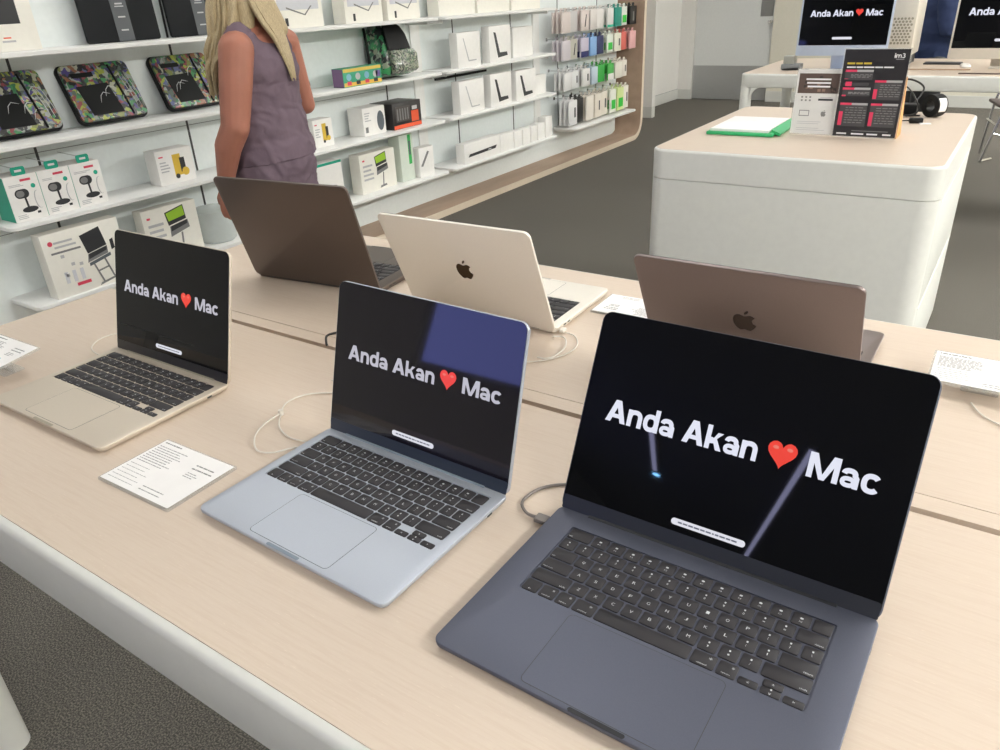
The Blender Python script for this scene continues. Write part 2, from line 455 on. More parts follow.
for i, (a, b) in enumerate(((1.455, 1.594), (1.596, 1.735), (1.737, 1.876))):
    t = product('microphone_box', f'white and teal boxed desk microphone, {micn[i]} of three on the shelf', 'box', a, b, .665, -3.475, .19, .13, white_box, mic_art, print_teal, 'boxed microphones')
    m = MB(); m.front(rrect(.058, .034, .008, 4, 0, .207), print_teal, -.131, .002); m.fr(-.014, .014, .203, .212, white_ink, -.1316); m.build('hang_tab', t)
    m = MB(); m.tube([(0, -.129, .213), (0, .07, .222)], .002, chrome, 6); m.build('wire_tether', t)

def camera_art(m, w, h):
    m.fr(-w * .42, -w * .30, h * .80, h * .84, print_red); lines(m, -w * .42, -w * .12, h * .35, h * .7, 4, print_light, R2)
    m.fr(-w * .06, w * .16, h * .22, h * .84, yellow)
    m.fr(w * .12, w * .26, h * .30, h * .72, print_dark, -.0008)
    m.front([(w * .24 + w * .1 * math.cos(a), h * .30 + w * .1 * math.sin(a)) for a in [i * PI / 6 for i in range(12)]], yellow, -.001)
    m.front([(w * .0 + w * .06 * math.cos(a), h * .2 + w * .06 * math.sin(a)) for a in [i * PI / 6 for i in range(12)]], print_dark, -.001)
product('gadget_box', 'white box with a yellow gadget picture, left of the woman', 'box', 2.17, 2.375, .665, -3.50, .165, .09, white_box, camera_art)
product('gadget_box', 'white box with a yellow gadget picture, just right of the woman', 'box', 3.215, 3.37, .665, -3.50, .16, .09, white_box, camera_art)

def speaker_art(m, w, h):
    m.front([(w * .28 + w * .16 * math.cos(a), h * .47 + h * .36 * math.sin(a)) for a in [i * PI / 8 for i in range(16)]], mat('print_slate', '5b6269', .5))
    lines(m, -w * .42, -w * .1, h * .5, h * .85, 4, print_light, R2); m.fr(-w * .42, -w * .3, h * .12, h * .32, print_grey)
product('speaker_box', 'white square box with a dark grey speaker picture beside the orange and black box', 'box', 3.64, 3.85, .665, -3.50, .17, .13, white_box, speaker_art)
def orange_art(m, w, h):
    m.fr(-w * .49, w * .49, h * .02, h * .16, orange, -.0007)
    m.fr(-w * .40, w * .10, h * .28, h * .86, mat('print_photo', '4b4644', .5)); m.fr(w * .14, w * .40, h * .2, h * .62, orange, -.0007)
    m.fr(w * .18, w * .36, h * .66, h * .8, print_light)
    for i in range(5): m.fr(-w * .36 + i * w * .09, -w * .32 + i * w * .09, h * .34, h * .78, print_grey, -.0009)
product('gear_box', 'black box with an orange base band on the second shelf', 'box', 3.90, 4.19, .665, -3.475, .165, .2, mat('black_card', '2a2728', .4), orange_art)
def toy_art(m, w, h):
    m.fr(-w * .49, w * .49, h * .80, h * .98, mat('print_straw', 'ddc25c', .5), -.0007); m.fr(-w * .49, w * .49, h * .04, h * .24, mat('print_straw2', 'dcb24c', .5), -.0007)
    for i in range(4):
        x = -w * .36 + i * w * .23
        m.front([(x + .022 * math.cos(a), h * .53 + .02 * math.sin(a)) for a in [j * PI / 5 for j in range(10)]], mat('print_sky', '7fb6c9', .5) if i % 2 == 0 else print_light, -.0009)
        m.fr(x - .018, x + .018, h * .1, h * .3, print_dark if i % 2 else print_red, -.0011)
    m.fr(w * .34, w * .46, h * .35, h * .7, mat('print_purple', '6d5a93', .5), -.0009)
product('activity_box', 'flat green and yellow box lying left of the patterned backpack', 'box', 3.46, 3.80, .98, -3.445, .105, .09, mat('green_card', '3fa07c', .5), toy_art, mat('purple_side', '8a6f93', .5))

# backpack
patt_cols = ['1b1c1e', '9aa544', '49407f', '35704a', '9aa09c', '2c2d30', '8d6045', '5c6690', '838a84', '3f8a55', '26292b', '8c4048', '7b8446', '56645c', '3a3c3e', 'a7a895']
patt = patch_mat('comic_pattern', patt_cols, 75)
patt2 = patch_mat('comic_pattern_green', ['2e7f55', '17181c', 'a3b9a4', '3c9a5c', '24262a', '879083', '2b6b4e', '9aa08b', '15161a', '565b54'], 40, seed=3.1)
t = thing('backpack', 'black and green patterned backpack leaning at the right end of the shelf', 'backpack', (-3.645, 4.035, .981), (-.10, 0, PI / 2))
m = MB()
loops = []
for z, w, d0 in ((0, .25, .05), (.012, .28, .012), (.10, .29, 0), (.20, .275, .02), (.27, .24, .045), (.31, .18, .07), (.325, .08, .09)):
    loops.append([(x, y - .19 + d0 / 2, z) for x, y in rrect(w, .2 - d0, .05, 5, 0, .1)])
m.loft(loops, patt2); m.build('bag_body', t)
m = MB()
m.loft([[(x, y, z) for x, y in rrect(w, .05, .02, 4, 0, yy)] for z, w, yy in ((.015, .21, -.19), (.03, .24, -.205), (.12, .24, -.208), (.15, .22, -.19))], patch_mat('comic_pattern_silver', ['7d8178', '33372f', '8f937f', '5a6455', '1c1e20', '7e8a70', '9b9c90', '3d5c40'], 90, seed=5)); m.build('front_pocket', t)
m = MB(); m.loft([[(x, y, z) for x, y in rrect(w, .02, .009, 4, -.02, yy)] for z, w, yy in ((.155, .215, -.195), (.24, .20, -.175), (.29, .16, -.155), (.318, .1, -.13))], black_plastic); m.build('top_panel', t)
m = MB(); m.tube(bez([(-.13, -.02, .30), (-.17, -.06, .22), (-.17, -.06, .1), (-.15, -.05, .02)]), .009, black_plastic); m.tube(bez([(-.03, -.06, .32), (0, -.05, .35), (.03, -.06, .32)]), .005, black_plastic); m.build('strap', t)

# patterned laptop bags in clear plastic
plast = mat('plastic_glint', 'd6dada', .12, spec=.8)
def bag(y0, y1, label, seed):
    w = y1 - y0
    t = thing('laptop_bag', label, 'laptop bag', (-3.585, (y0 + y1) / 2, .985), (-.42, 0, PI / 2), 'patterned laptop bags')
    M = patch_mat('comic_pattern_%d' % int(seed * 10), patt_cols, 58, seed=seed)
    m = MB(); m.M = Matrix.Rotation(PI / 2, 4, 'X')
    m.slab(w, .272, .03, .0, .026, black_plastic, .006, 0, .136)
    m.build('bag_shell', t)
    m = MB(); m.M = Matrix.Rotation(PI / 2, 4, 'X')
    m.slab(w - .014, .258, .026, .0255, .0395, M, .004, 0, .136); m.build('printed_face', t)
    m = MB()
    m.front([(-w * .30, .03), (w * .14, .03), (w * .08, .17), (-w * .36, .165)], black_plastic, -.0425, .0025)
    m.fr(-w * .36, -w * .06, .205, .225, black_plastic, -.0425, .0025)
    m.build('dark_insert', t)
    m = MB(); m.tube([(w * .20, -.041, .25), (w * .23, -.042, .13), (w * .26, -.041, .012)], .005, black_plastic, 6); m.build('zip', t)
    m = MB()  # thin pale tubes stand in for glints on the clear plastic
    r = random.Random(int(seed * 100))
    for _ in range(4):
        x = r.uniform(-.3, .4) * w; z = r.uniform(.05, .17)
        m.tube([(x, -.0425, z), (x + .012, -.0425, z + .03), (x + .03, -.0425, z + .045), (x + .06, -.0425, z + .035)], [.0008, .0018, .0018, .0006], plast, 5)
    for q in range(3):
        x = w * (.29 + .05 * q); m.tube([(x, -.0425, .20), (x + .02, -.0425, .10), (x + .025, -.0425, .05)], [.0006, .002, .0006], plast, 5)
    m.build('wrap_glints', t)
bag(1.49, 1.82, 'colourful patterned laptop bag in plastic, leftmost of three on the shelf', 1.3)
bag(1.895, 2.24, 'colourful patterned laptop bag in plastic, middle of the three', 2.2)
bag(2.355, 2.69, 'colourful patterned laptop bag in plastic, partly hidden behind the woman', .4)
t = thing('phone_strap_bag', 'slim black and lime patterned bag seen past the woman’s right arm', 'bag', (-3.62, 3.26, .981), (-.3, 0, PI / 2))
m = MB(); m.M = Matrix.Rotation(PI / 2, 4, 'X'); m.slab(.16, .26, .03, 0, .03, black_plastic, .006, 0, .13); m.build('bag_shell', t)
m = MB(); m.M = Matrix.Rotation(PI / 2, 4, 'X'); m.slab(.10, .22, .03, .029, .034, patt, .002, .01, .13); m.build('printed_face', t)

# sleeves on the top shelf
def sleeve(y0, y1, label):
    w = y1 - y0
    t = thing('laptop_sleeve', label, 'laptop sleeve', (-3.60, (y0 + y1) / 2, 1.323), (-.06, 0, PI / 2), 'black laptop sleeves')
    m = MB(); m.M = Matrix.Rotation(PI / 2, 4, 'X'); m.slab(w, .27, .012, .0, .02, dark_grey, .005, 0, .135); m.build('sleeve_body', t)
    m = MB(); bg = mat('sleeve_band', '4b4f54', .4); m.fr(-.035, .045, .001, .269, bg, -.0215, .002)
    for z in (.21, .155, .10, .045): m.fr(-.012, .024, z, z + .006, print_light, -.0222)
    m.fr(-.016, .028, .145, .149, print_light, -.0222)
    m.build('paper_band', t)
sleeve(2.04, 2.41, 'black laptop sleeve with a grey paper band, left one on the top shelf')
sleeve(2.47, 2.84, 'black laptop sleeve with a grey paper band, right one behind the woman’s head')
def board_art(m, w, h):
    m.fr(-w * .46, w * .34, h * .42, h * .97, print_dark); m.fr(w * .1, w * .24, h * .14, h * .17, print_light); m.fr(w * .12, w * .2, h * .20, h * .22, orange)
product('sleeve_box', 'large white box with a black picture at the far left of the top shelf', 'box', 1.42, 1.80, 1.322, -3.52, .24, .05, cream_box, board_art)
def stand_art_top(m, w, h):
    m.fr(-w * .42, w * .42, h * .42, h * .95, mat('print_pale', 'cfd0d6', .5))
    m.front([(-w * .25, h * .45), (w * .12, h * .28), (w * .14, h * .30), (-w * .25, h * .49)], print_grey, -.0009)
    m.front([(w * .12, h * .28), (w * .28, h * .5), (w * .25, h * .5), (w * .11, h * .31)], print_grey, -.0009)
    m.fr(-w * .3, -w * .24, h * .06, h * .24, print_dark)
for i, (a, b) in enumerate(((3.06, 3.42), (3.60, 3.93), (3.98, 4.30))):
    product('stand_box', f'white box with a thin grey stand drawing on the top shelf, {["left", "middle", "right"][i]} of three', 'box', a, b, 1.322, -3.50, .22, .1, cream_box, stand_art_top, group='stand boxes on the top shelf')
for i in range(3):
    a = 4.53 + i * .46
    product('plain_box', f'blank white box on the top shelf of the middle bay, {["left", "middle", "right"][i]} one', 'box', a, a + .43, 1.322, -3.52, .2, .1, cream_box, None, group='blank boxes on the top shelf')

# lowest shelf of the left bay
def bigstand_art(m, w, h):
    m.front([(-w * .40 + .011 * math.cos(a), h * .85 + .011 * math.sin(a)) for a in [i * PI / 6 for i in range(12)]], print_red)
    lines(m, -w * .36, -w * .02, h * .74, h * .88, 2, print_light, R2); m.fr(-w * .42, -w * .05, h * .68, h * .71, print_grey)
    # laptop picture
    m.front([(.005, h * .56), (.1, h * .62), (.085, h * .93), (-.012, h * .86)], print_dark)
    m.front([(-.005, h * .42), (.098, h * .49), (.1, h * .61), (.005, h * .55)], print_grey, -.0008)
    m.front([(.004, h * .47), (.094, h * .54), (.099, h * .60), (.008, h * .55)], print_dark, -.001)
    m.front([(.0, h * .36), (.108, h * .44), (.108, h * .49), (.0, h * .41)], mat('print_slate', '5b6269', .5))
    for a, b in (((.02, .38), (.045, .06)), ((.075, .42), (.098, .10))):
        m.front([(a[0] - .004, h * a[1]), (a[0] + .004, h * a[1]), (b[0] + .004, h * b[1]), (b[0] - .004, h * b[1])], print_grey, -.0009)
    m.front([(.034, h * .24), (.088, h * .27), (.088, h * .295), (.034, h * .265)], print_grey, -.0009)
    m.front([(.02, h * .02), (.12, h * .08), (.12, h * .11), (.03, h * .06)], print_grey, -.0009)
    m.front([(.118, h * .52), (.135, h * .54), (.135, h * .70), (.118, h * .68)], print_dark, -.0009)
    m.fr(-w * .22, -w * .04, h * .12, h * .17, print_red)
    for x, z in ((-w * .3, .6), (-w * .2, .45), (-w * .1, .42), (-w * .3, .3)): m.fr(x - .008, x + .008, h * z, h * z + .014, print_light)
    for x in (-w * .34, -w * .24, -w * .14): m.fr(x, x + .016, h * .2, h * .38, mat('print_pale', 'cfd0d6', .5))
product('laptop_stand_box', 'big white box picturing a laptop on a raised stand, on the lowest shelf', 'box', 1.50, 1.86, .31, -3.43, .29, .07, cream_box, bigstand_art)
def green_laptop_art(m, w, h):
    m.fr(-w * .42, -w * .36, h * .82, h * .86, print_red)
    m.front([(-.02, h * .62), (.085, h * .68), (.08, h * .96), (-.03, h * .88)], print_dark)
    m.front([(-.015, h * .70), (.08, h * .75), (.076, h * .94), (-.024, h * .86)], lime, -.0009)
    m.front([(-.02, h * .40), (.095, h * .50), (.09, h * .66), (-.015, h * .60)], print_grey, -.0008)
    m.front([(-.012, h * .5), (.085, h * .58), (.086, h * .65), (-.01, h * .60)], print_dark, -.001)
    m.front([(.03, h * .10), (.04, h * .10), (.05, h * .44), (.04, h * .44)], print_grey, -.0009)
    m.front([(.0, h * .05), (.07, h * .08), (.065, h * .13), (.01, h * .11)], print_grey, -.0009)
    lines(m, -w * .42, -w * .1, h * .3, h * .75, 4, print_light, R2)
product('laptop_stand_box', 'white box picturing a laptop with a lime green screen, behind the left laptop', 'box', 2.02, 2.33, .31, -3.50, .26, .07, cream_box, green_laptop_art)
product('laptop_stand_box', 'white box picturing a lime screened laptop on a stand, right of the woman', 'box', 3.56, 3.90, .31, -3.50, .25, .09, cream_box, green_laptop_art)
t = thing('round_tub', 'round translucent white tub on the lowest shelf beneath the woman’s hand', 'container', (-3.55, 2.46, .311))
m = MB(); m.lathe([(.085, 0), (.095, .01), (.105, .15), (.105, .155), (.1, .155), (.09, .012), (.002, .01)], mat('frosted', 'e6ece9', .3, alpha=.4), 28); m.build('tub_wall', t)
m = MB(); m.lathe([(.108, .155), (.109, .17), (.1, .176), (.002, .178)], mat('frosted', 'dfe6e2', .3), 28); m.build('tub_lid', t)
def green_strip_art(m, w, h):
    m.fr(w * .12, w * .34, h * .35, h * .98, print_green); m.fr(w * .17, w * .28, h * .55, h * .85, mat('print_slate', '5b6269', .5), -.0009)
product('tall_box', 'tall pale green-white box with a bright green stripe on the lowest shelf', 'box', 3.96, 4.10, .31, -3.50, .31, .1, mat('mint_card', 'd9e2d6', .5), green_strip_art)
def pen_art(m, w, h):
    m.front([(-w * .42, h * .38), (-w * .28, h * .36), (w * .2, h * .82), (w * .08, h * .86)], print_grey)
product('pen_box', 'small white box with a diagonal grey pen picture on the lowest shelf', 'box', 4.12, 4.28, .31, -3.47, .2, .07, white_box, pen_art)
def side_strip_art(m, w, h): m.fr(-w * .5, w * .5, h * .93, h * .99, print_teal); m.front([(w * .0, h * .2), (w * .14, h * .2), (w * .3, h * .42), (w * .2, h * .44)], print_grey)
product('cable_box', 'white box with a teal top edge just right of the woman’s hip', 'box', 3.13, 3.42, .31, -3.52, .26, .08, white_box, side_strip_art)

# middle bay
def stylus_art(m, w, h):
    m.front([(-w * .30, h * .84), (-w * .20, h * .82), (-w * .08, h * .42), (-w * .03, h * .26), (w * .30, h * .26), (w * .34, h * .16), (-w * .12, h * .12), (-w * .18, h * .35)], print_dark)
def faint_art(m, w, h):
    m.front([(-w * .25, h * .84), (-w * .22, h * .84), (-w * .02, h * .2), (w * .3, h * .2), (w * .3, h * .17), (-w * .05, h * .16)], print_light)
rows = ((.98, ((4.62, 4.90, .23, faint_art, 'with a faint outline'), (5.02, 5.31, .25, stylus_art, 'with a black L-shaped picture'), (5.45, 5.75, .22, None, 'without a picture'))),
        (.665, ((4.61, 4.92, .225, faint_art, 'with a faint outline'), (5.01, 5.30, .235, stylus_art, 'with a black L-shaped picture, left of two'), (5.37, 5.67, .225, stylus_art, 'with a black L-shaped picture, right of two'), (5.72, 5.95, .15, None, 'short and blank'))))
for z, lst in rows:
    for (a, b, h, art, w) in lst:
        product('keyboard_case_box', f'white box {w} on the {"upper" if z > .9 else "lower"} L-picture shelf', 'box', a, b, z, -3.45 if art else -3.52, h, .07, white_box, art, group='white boxes of the middle bay')
def long_art(m, w, h): m.front([(-w * .40, h * .30), (w * .36, h * .36), (w * .40, h * .52), (-w * .36, h * .44)], print_dark); m.fr(w * .15, w * .24, h * .38, h * .44, print_light, -.0009)
product('long_box', 'long low white box with a slim black bar picture on the bottom shelf', 'box', 4.61, 5.09, .31, -3.44, .145, .08, white_box, long_art)
ws = [(5.11, 5.30, .13, 'first and widest'), (5.32, 5.43, .125, 'second'), (5.45, 5.56, .125, 'third'), (5.58, 5.67, .125, 'fourth'), (5.69, 5.80, .13, 'fifth'), (5.82, 5.93, .17, 'last and tallest')]
for a, b, h, w in ws:
    product('small_box', f'small blank white box on the bottom shelf, {w} of six', 'box', a, b, .31, -3.45, h, .08, white_box, None, group='small blank boxes on the bottom shelf')
t = thing('wall_slot_strip', 'slim black strip mounted under the shelf of the middle bay', 'strip', (XW + .001, 4.95, .905))
m = MB(); m.box(.0, .012, -.33, .33, -.008, .008, black_plastic); m.build('strip_bar', t)

# right bay: hooks with hanging packets
def hook(y, z, L=.2):
    m = MB(); m.tube([(0, 0, 0), (L, 0, 0), (L + .008, 0, .01)], .0035, chrome, 6); m.box(-.001, .004, -.012, .012, -.012, .012, chrome)
    return m.build('display_hook', loc=(XW + .001, y, z))
pk = lambda n, c: mat('packet_' + n, c, .4)
colsets = [
 (1.29, 6.24, .17, 'top', [('pale pink', 'd9cdc9', None), ('pale grey', 'c9c6c6', None), ('blush white', 'ddd0cc', 'slant'), ('off-white', 'dcd6d2', None), ('pearl white', 'e0dcd9', None), ('white and teal', 'e3e2df', 'tealedge'), ('teal', '149080', None), ('white and green', 'e4e8e0', 'green'), ('black', '1b1a1c', 'blackm')]),
 (1.065, 6.24, .17, 'second', [('pale lilac', 'cfc8ce', None), ('grey and khaki', 'c4c1b5', 'slant'), ('lilac and navy', 'c5bfd0', 'navy'), ('sky blue', '86aedd', None), ('navy', '27305f', None), ('white and lime', 'e2e7dc', 'green'), ('cream', 'e0ddce', 'mark'), ('coral red', 'd96a60', None), ('light pink', 'e3b0b0', None)]),
 (.805, 6.27, .17, 'third', [('plain white', 'dfdede', None), ('frosted white', 'd9dadb', 'mark'), ('white and black', 'e2e0de', 'mark'), ('pale blue', 'bccbd8', None), ('bright green', '39a848', None), ('green and white', '4cb052', 'whitelow'), ('ivory', 'e3dfd3', None), ('warm white', 'e6dfd5', 'mark')]),
 (.56, 6.36, .165, 'bottom', [('large white', 'e4e3e4', 'mark'), ('glossy black', '1d1c1d', None), ('cream white', 'e4ddd3', None), ('beige', 'dfd6ca', 'mark'), ('pale beige', 'e2dace', 'mark'), ('white and leaf green', 'e4e6da', 'green'), ('yellow green', 'cfdf9a', 'green'), ('soft white', 'e6e2d8', 'mark')]),
]
for (z, ys, dy, rowname, items) in colsets:
    for j, (cn, hexc, art) in enumerate(items):
        y = ys + j * dy
        zz = z
        hk = hook(y, zz); tag(hk, f'chrome display hook carrying the {cn} packets of the {rowname} row', 'hook', group='display hooks')
        h = .165 if rowname in ('top',) else (.16 if rowname == 'second' else (.15 if rowname == 'third' else .215))
        M = pk(cn.replace(' ', '_'), hexc)
        w = .145 if j % 2 == 0 else .125
        src = None
        for q in range(3):
            xx = XW + .205 - q * .045 - (.02 if j % 3 == 1 else 0)
            if src is None:
                root = thing('hanging_packet', f'{cn} accessory packet on the {rowname} hook row of the right bay', 'packet', (xx, y, zz - .012), (0, 0, PI / 2), f'{cn} packets on the {rowname} row')
                m = MB(); m.box(-w / 2, w / 2, 0, .018, -h, .0, M, .003); m.build('packet_body', root)
                m = MB(); m.box(-.02, -.005, .007, .011, -.002, .028, M); m.box(.005, .02, .007, .011, -.002, .028, M); m.box(-.02, .02, .007, .011, .022, .03, M); m.build('hang_tab', root)
                if art:
                    m = MB()
                    if art == 'slant': m.front([(-.01, -h * .8), (.008, -h * .8), (.03, -h * .2), (.015, -h * .2)], print_dark)
                    if art == 'tealedge': m.fr(-w / 2, w / 2, -h * .99, -h * .86, print_teal)
                    if art == 'green': m.fr(-w * .3, w * .4, -h * .85, -h * .45, mat('print_vivid_green', '2fbf3f', .5))
                    if art == 'navy': m.fr(-w / 2, w / 2, -h * .99, -h * .68, mat('print_navy', '232c66', .5))
                    if art == 'blackm': m.fr(-w * .1, w * .1, -h * .8, -h * .3, print_grey)
                    if art == 'mark': m.fr(w * .12, w * .3, -h * .7, -h * .3, print_dark)
                    if art == 'whitelow': m.fr(-w / 2, w / 2, -h * .99, -h * .6, white_box)
                    m.build('print', root)
                src = root
            else:
                c = src.copy(); C.objects.link(c); c.location = (xx, y, zz - .012)
                for ch in src.children:
                    g = ch.copy(); C.objects.link(g); g.parent = c
LAMP = 9.0
EXPO = 0.38
FOC = 751.101
CAMB = ((0.831903, 0.553079, -0.045182), (-0.217064, 0.399261, 0.890772), (-0.510707, 0.731228, -0.452199))
# ---------------------------------------------------------------- display tables
TZ = .9
APR = .087
def table(name_label, x0, x1, y0, y1, hatch=True):
    cx, cy = (x0 + x1) / 2, (y0 + y1) / 2; W = x1 - x0; D = y1 - y0
    t = thing('display_table', name_label, 'table', (cx, cy, 0))
    ys = .8175 - y0  # cable slot position from the near edge
    # white frame ring with a big rounded edge
    m = MB()
    prof_o = [(TZ - APR, .006), (TZ - APR + .004, .001), (TZ - APR + .006, 0), (TZ - .0115, 0), (TZ - .0105, 0), (TZ - .0055, .0015), (TZ - .002, .005), (TZ - .001, .011)]
    o = [[(a, b, z) for a, b in rrect(W - 2 * i, D - 2 * i, .045 - i, 8)] for z, i in prof_o]
    inn = [[(a, b, z) for a, b in rrect(W - 2 * .011, D - 2 * .011, .034, 8)] for z in (TZ - .001, TZ - .02)]
    m.loft(o + inn[1:], white_frame, True, False)
    m.build('apron', t)
    # wooden top in two boards with the cable slot and its lid between
    m = MB()
    Wi, Di = W - .0224, D - .0224
    zz0, zz1 = TZ - .022, TZ
    yn0 = -Di / 2; yn1 = ys - D / 2; yl0 = yn1 + .011; yl1 = yl0 + .0295; yf0 = yl1 + .0015; yf1 = Di / 2
    def board(a, b, r0, r1, bev=.0008):
        pts = []
        for (sx, sy, a0, r) in ((1, -1, -PI / 2, r0), (1, 1, 0, r1), (-1, 1, PI / 2, r1), (-1, -1, PI, r0)):
            for i in range(9):
                an = a0 + i / 8 * PI / 2
                pts.append((sx * (Wi / 2 - r) + r * math.cos(an), (a if sy < 0 else b) - sy * r + r * math.sin(an)))
        m.prism(pts, zz0, zz1, oak)
    if hatch:
        board(yn0, yn1, .034, .0005)
        board(yl0, yl1, .0005, .0005); board(yf0, yf1, .0005, .034)
        m.box(-Wi / 2 + .01, Wi / 2 - .01, yn1 - .002, yf0 + .002, zz0 - .006, zz0 - .0005, oak_dark)
    else:
        board(yn0, yf1, .034, .034)
    m.build('wooden_top', t)
    # four legs with rounded gussets running into the apron
    for sx in (-1, 1):
        for sy in (-1, 1):
            m = MB()
            X = sx * W / 2; Y = sy * D / 2
            xa = [X - sx * .001, X - sx * .074]; ya = [Y - sy * .001, Y - sy * .074]
            a, b = sorted(xa); c_, d_ = sorted(ya)
            m.slab(b - a, d_ - c_, .034, 0, TZ - APR + .007, white_frame, 0, (a + b) / 2, (c_ + d_) / 2)
            # gusset fillet in the long direction
            R = .07; zt = TZ - APR + .001
            poly = [(xa[1], zt), (xa[1] - sx * R, zt)] + [(xa[1] - sx * R + sx * R * math.sin(q), zt - R + R * math.cos(q)) for q in [k * PI / 2 / 8 for k in range(9)]]
            lo = [[(x, y, z) for x, z in poly] for y in (Y - sy * .004, Y - sy * .035)]
            m.loft(lo, white_frame)
            poly = [(ya[1], zt), (ya[1] - sy * R, zt)] + [(ya[1] - sy * R + sy * R * math.sin(q), zt - R + R * math.cos(q)) for q in [k * PI / 2 / 8 for k in range(9)]]
            m.loft([[(x, y, z) for y, z in poly] for x in (X - sx * .004, X - sx * .035)], white_frame)
            m.build('leg', t)
    return t
table('long pale wooden table with a white frame carrying the six laptops', -1.622, 1.15, .2565, 1.384)
table('white framed table in the background carrying the desktop computers', -1.65, 1.2, 5.32, 6.44, False)

# counter with drawers
t = thing('storage_counter', 'white cabinet counter with a pale wooden top and rounded corners', 'counter', (-.669, 3.30, 0))
cW, cD = .985, 1.165
groove = mat('groove', '7c7c78', .7)
m = MB()
def ring(z, i, r=.06): return [(a, b, z) for a, b in rrect(cW - 2 * i, cD - 2 * i, r - i, 8)]
m.loft([ring(0, .012), ring(.03, .012), ring(.03, 0), ring(.032, 0), ring(.788, 0), ring(.79, 0), ring(.7895, .006), ring(.7925, .006), ring(.793, 0), ring(.795, 0), ring(.889, 0), ring(.890, 0), ring(.896, .0025), ring(.899, .007), ring(.899, .010), ring(.88, .010)], white_frame, True, False)
m.build('cabinet', t)
m = MB(); m.slab(cW - .0205, cD - .0205, .05, .87, .9, oak, 0, n=8); m.build('wooden_top', t)
for z0, z1 in ((.415, .782), (.04, .405)):
    m = MB(); m.box(cW / 2 - .006, cW / 2 + .0008, -cD / 2 + .08, cD / 2 - .08, z0, z1, white_paint, .0015)
    m.box(cW / 2 + .0008, cW / 2 + .0022, -cD / 2 + .09, cD / 2 - .09, z1 - .012, z1 - .004, mat('drawer_grip', 'f0f0ec', .3)); m.build('drawer', t)

# ---------------------------------------------------------------- laptops
key_black = mat('key_black', '302e31', .5, spec=.35)
key_ink = mat('key_ink', 'cfd2d4', .5)
glass_black = mat('screen_glass', '07080b', .025, spec=.26)
glass_purple = mat('screen_glass_reflect_tint', '110d16', .04, spec=.5)  # violet of the mirrored room mixed into the glass colour
scr_white = mat('screen_white', 'edf0ff', .3, emit=.68)
scr_white_dim = mat('screen_white_dim', 'e8e6f2', .3, emit=.47)
scr_red = mat('screen_red', 'f0402f', .3, emit=.72)
scr_red_hi = mat('screen_red_light', 'ff8a78', .3, emit=.6)
scr_pill = mat('screen_pill', 'f0f1fa', .3, emit=.65)
scr_pill_ink = mat('screen_pill_ink', '5a5e70', .4)
logo_dark = mat('logo_mirror', '4a3c2c', .15, .9)
KW, KD = .2775, .1106
U = .2762 / 14.5; RH = KD / 6
_keys = {}
ROWS = [
 [('esc', 1.5)] + [(f'F{i}', 1) for i in range(1, 13)] + [('', 1)],
 [('`', 1)] + [(c, 1) for c in '1234567890-='] + [('delete', 1.5)],
 [('tab', 1.5)] + [(c, 1) for c in 'QWERTYUIOP[]'] + [('\\', 1)],
 [('caps lock', 1.75)] + [(c, 1) for c in "ASDFGHJKL;'"] + [('return', 1.75)],
 [('shift', 2.25)] + [(c, 1) for c in 'ZXCVBNM,./'] + [('shift', 2.25)],
 [('fn', 1), ('control', 1), ('option', 1), ('command', 1.25), (' ', 5), ('command', 1.25), ('option', 1), ('<', -1), ('^', -2), ('>', -1)]]
def key_mesh(w, h, legend):
    k = (round(w, 4), round(h, 4), legend)
    if k in _keys: return _keys[k]
    m = MB()
    m.loft([[(a, b, z) for a, b in rrect(w - 2 * i, h - 2 * i, .0017, 2)] for z, i in ((0, 0), (.0009, 0), (.0013, .0004))], key_black)
    if legend and legend != ' ':
        if len(legend) == 1:
            s = .0036
            if legend in "QWERTYUIOPASDFGHJKLZXCVBNM": add_text(m, legend, -s / 2 * .9, s / 2 * .9, -s / 2, s / 2, key_ink, .00135, off=.0)
            elif legend in '<>^': add_text(m, legend, -.001, .001, -.001, .001, key_ink, .00135)
            else:
                add_text(m, legend, -.0011, .0011, -.0036, -.0008, key_ink, .00135, fit=False)
                m.slab(.0016, .0020, .0002, .00132, .00135, key_ink, 0, 0, .0026, 1)
        elif legend[0] == 'F':
            add_text(m, legend, -.0014, .0014, -.0042, -.0024, key_ink, .00135)
            m.slab(.003, .0022, .0008, .00132, .00135, key_ink, 0, 0, .0012, 2)
        else:
            L = .0013 * len(legend)
            left = legend in ('esc', 'tab', 'caps lock')
            cx = (-w / 2 + .002 + L / 2) if left else (w / 2 - .002 - L / 2)
            if legend in ('command', 'option', 'control', 'fn'): cx = 0; L = min(L, w * .75)
            if legend == 'shift': cx = (w / 2 - .002 - L / 2)
            add_text(m, legend, cx - L / 2, cx + L / 2, -h / 2 + .0018, -h / 2 + .0036, key_ink, .00135)
            if legend in ('command', 'option', 'control'): add_text(m, '*', w * .18, w * .32, h * .12, h * .30, key_ink, .00135)
    o = m.build('key')
    _keys[k] = o.data
    C.objects.unlink(o); bpy.data.objects.remove(o)
    return _keys[k]

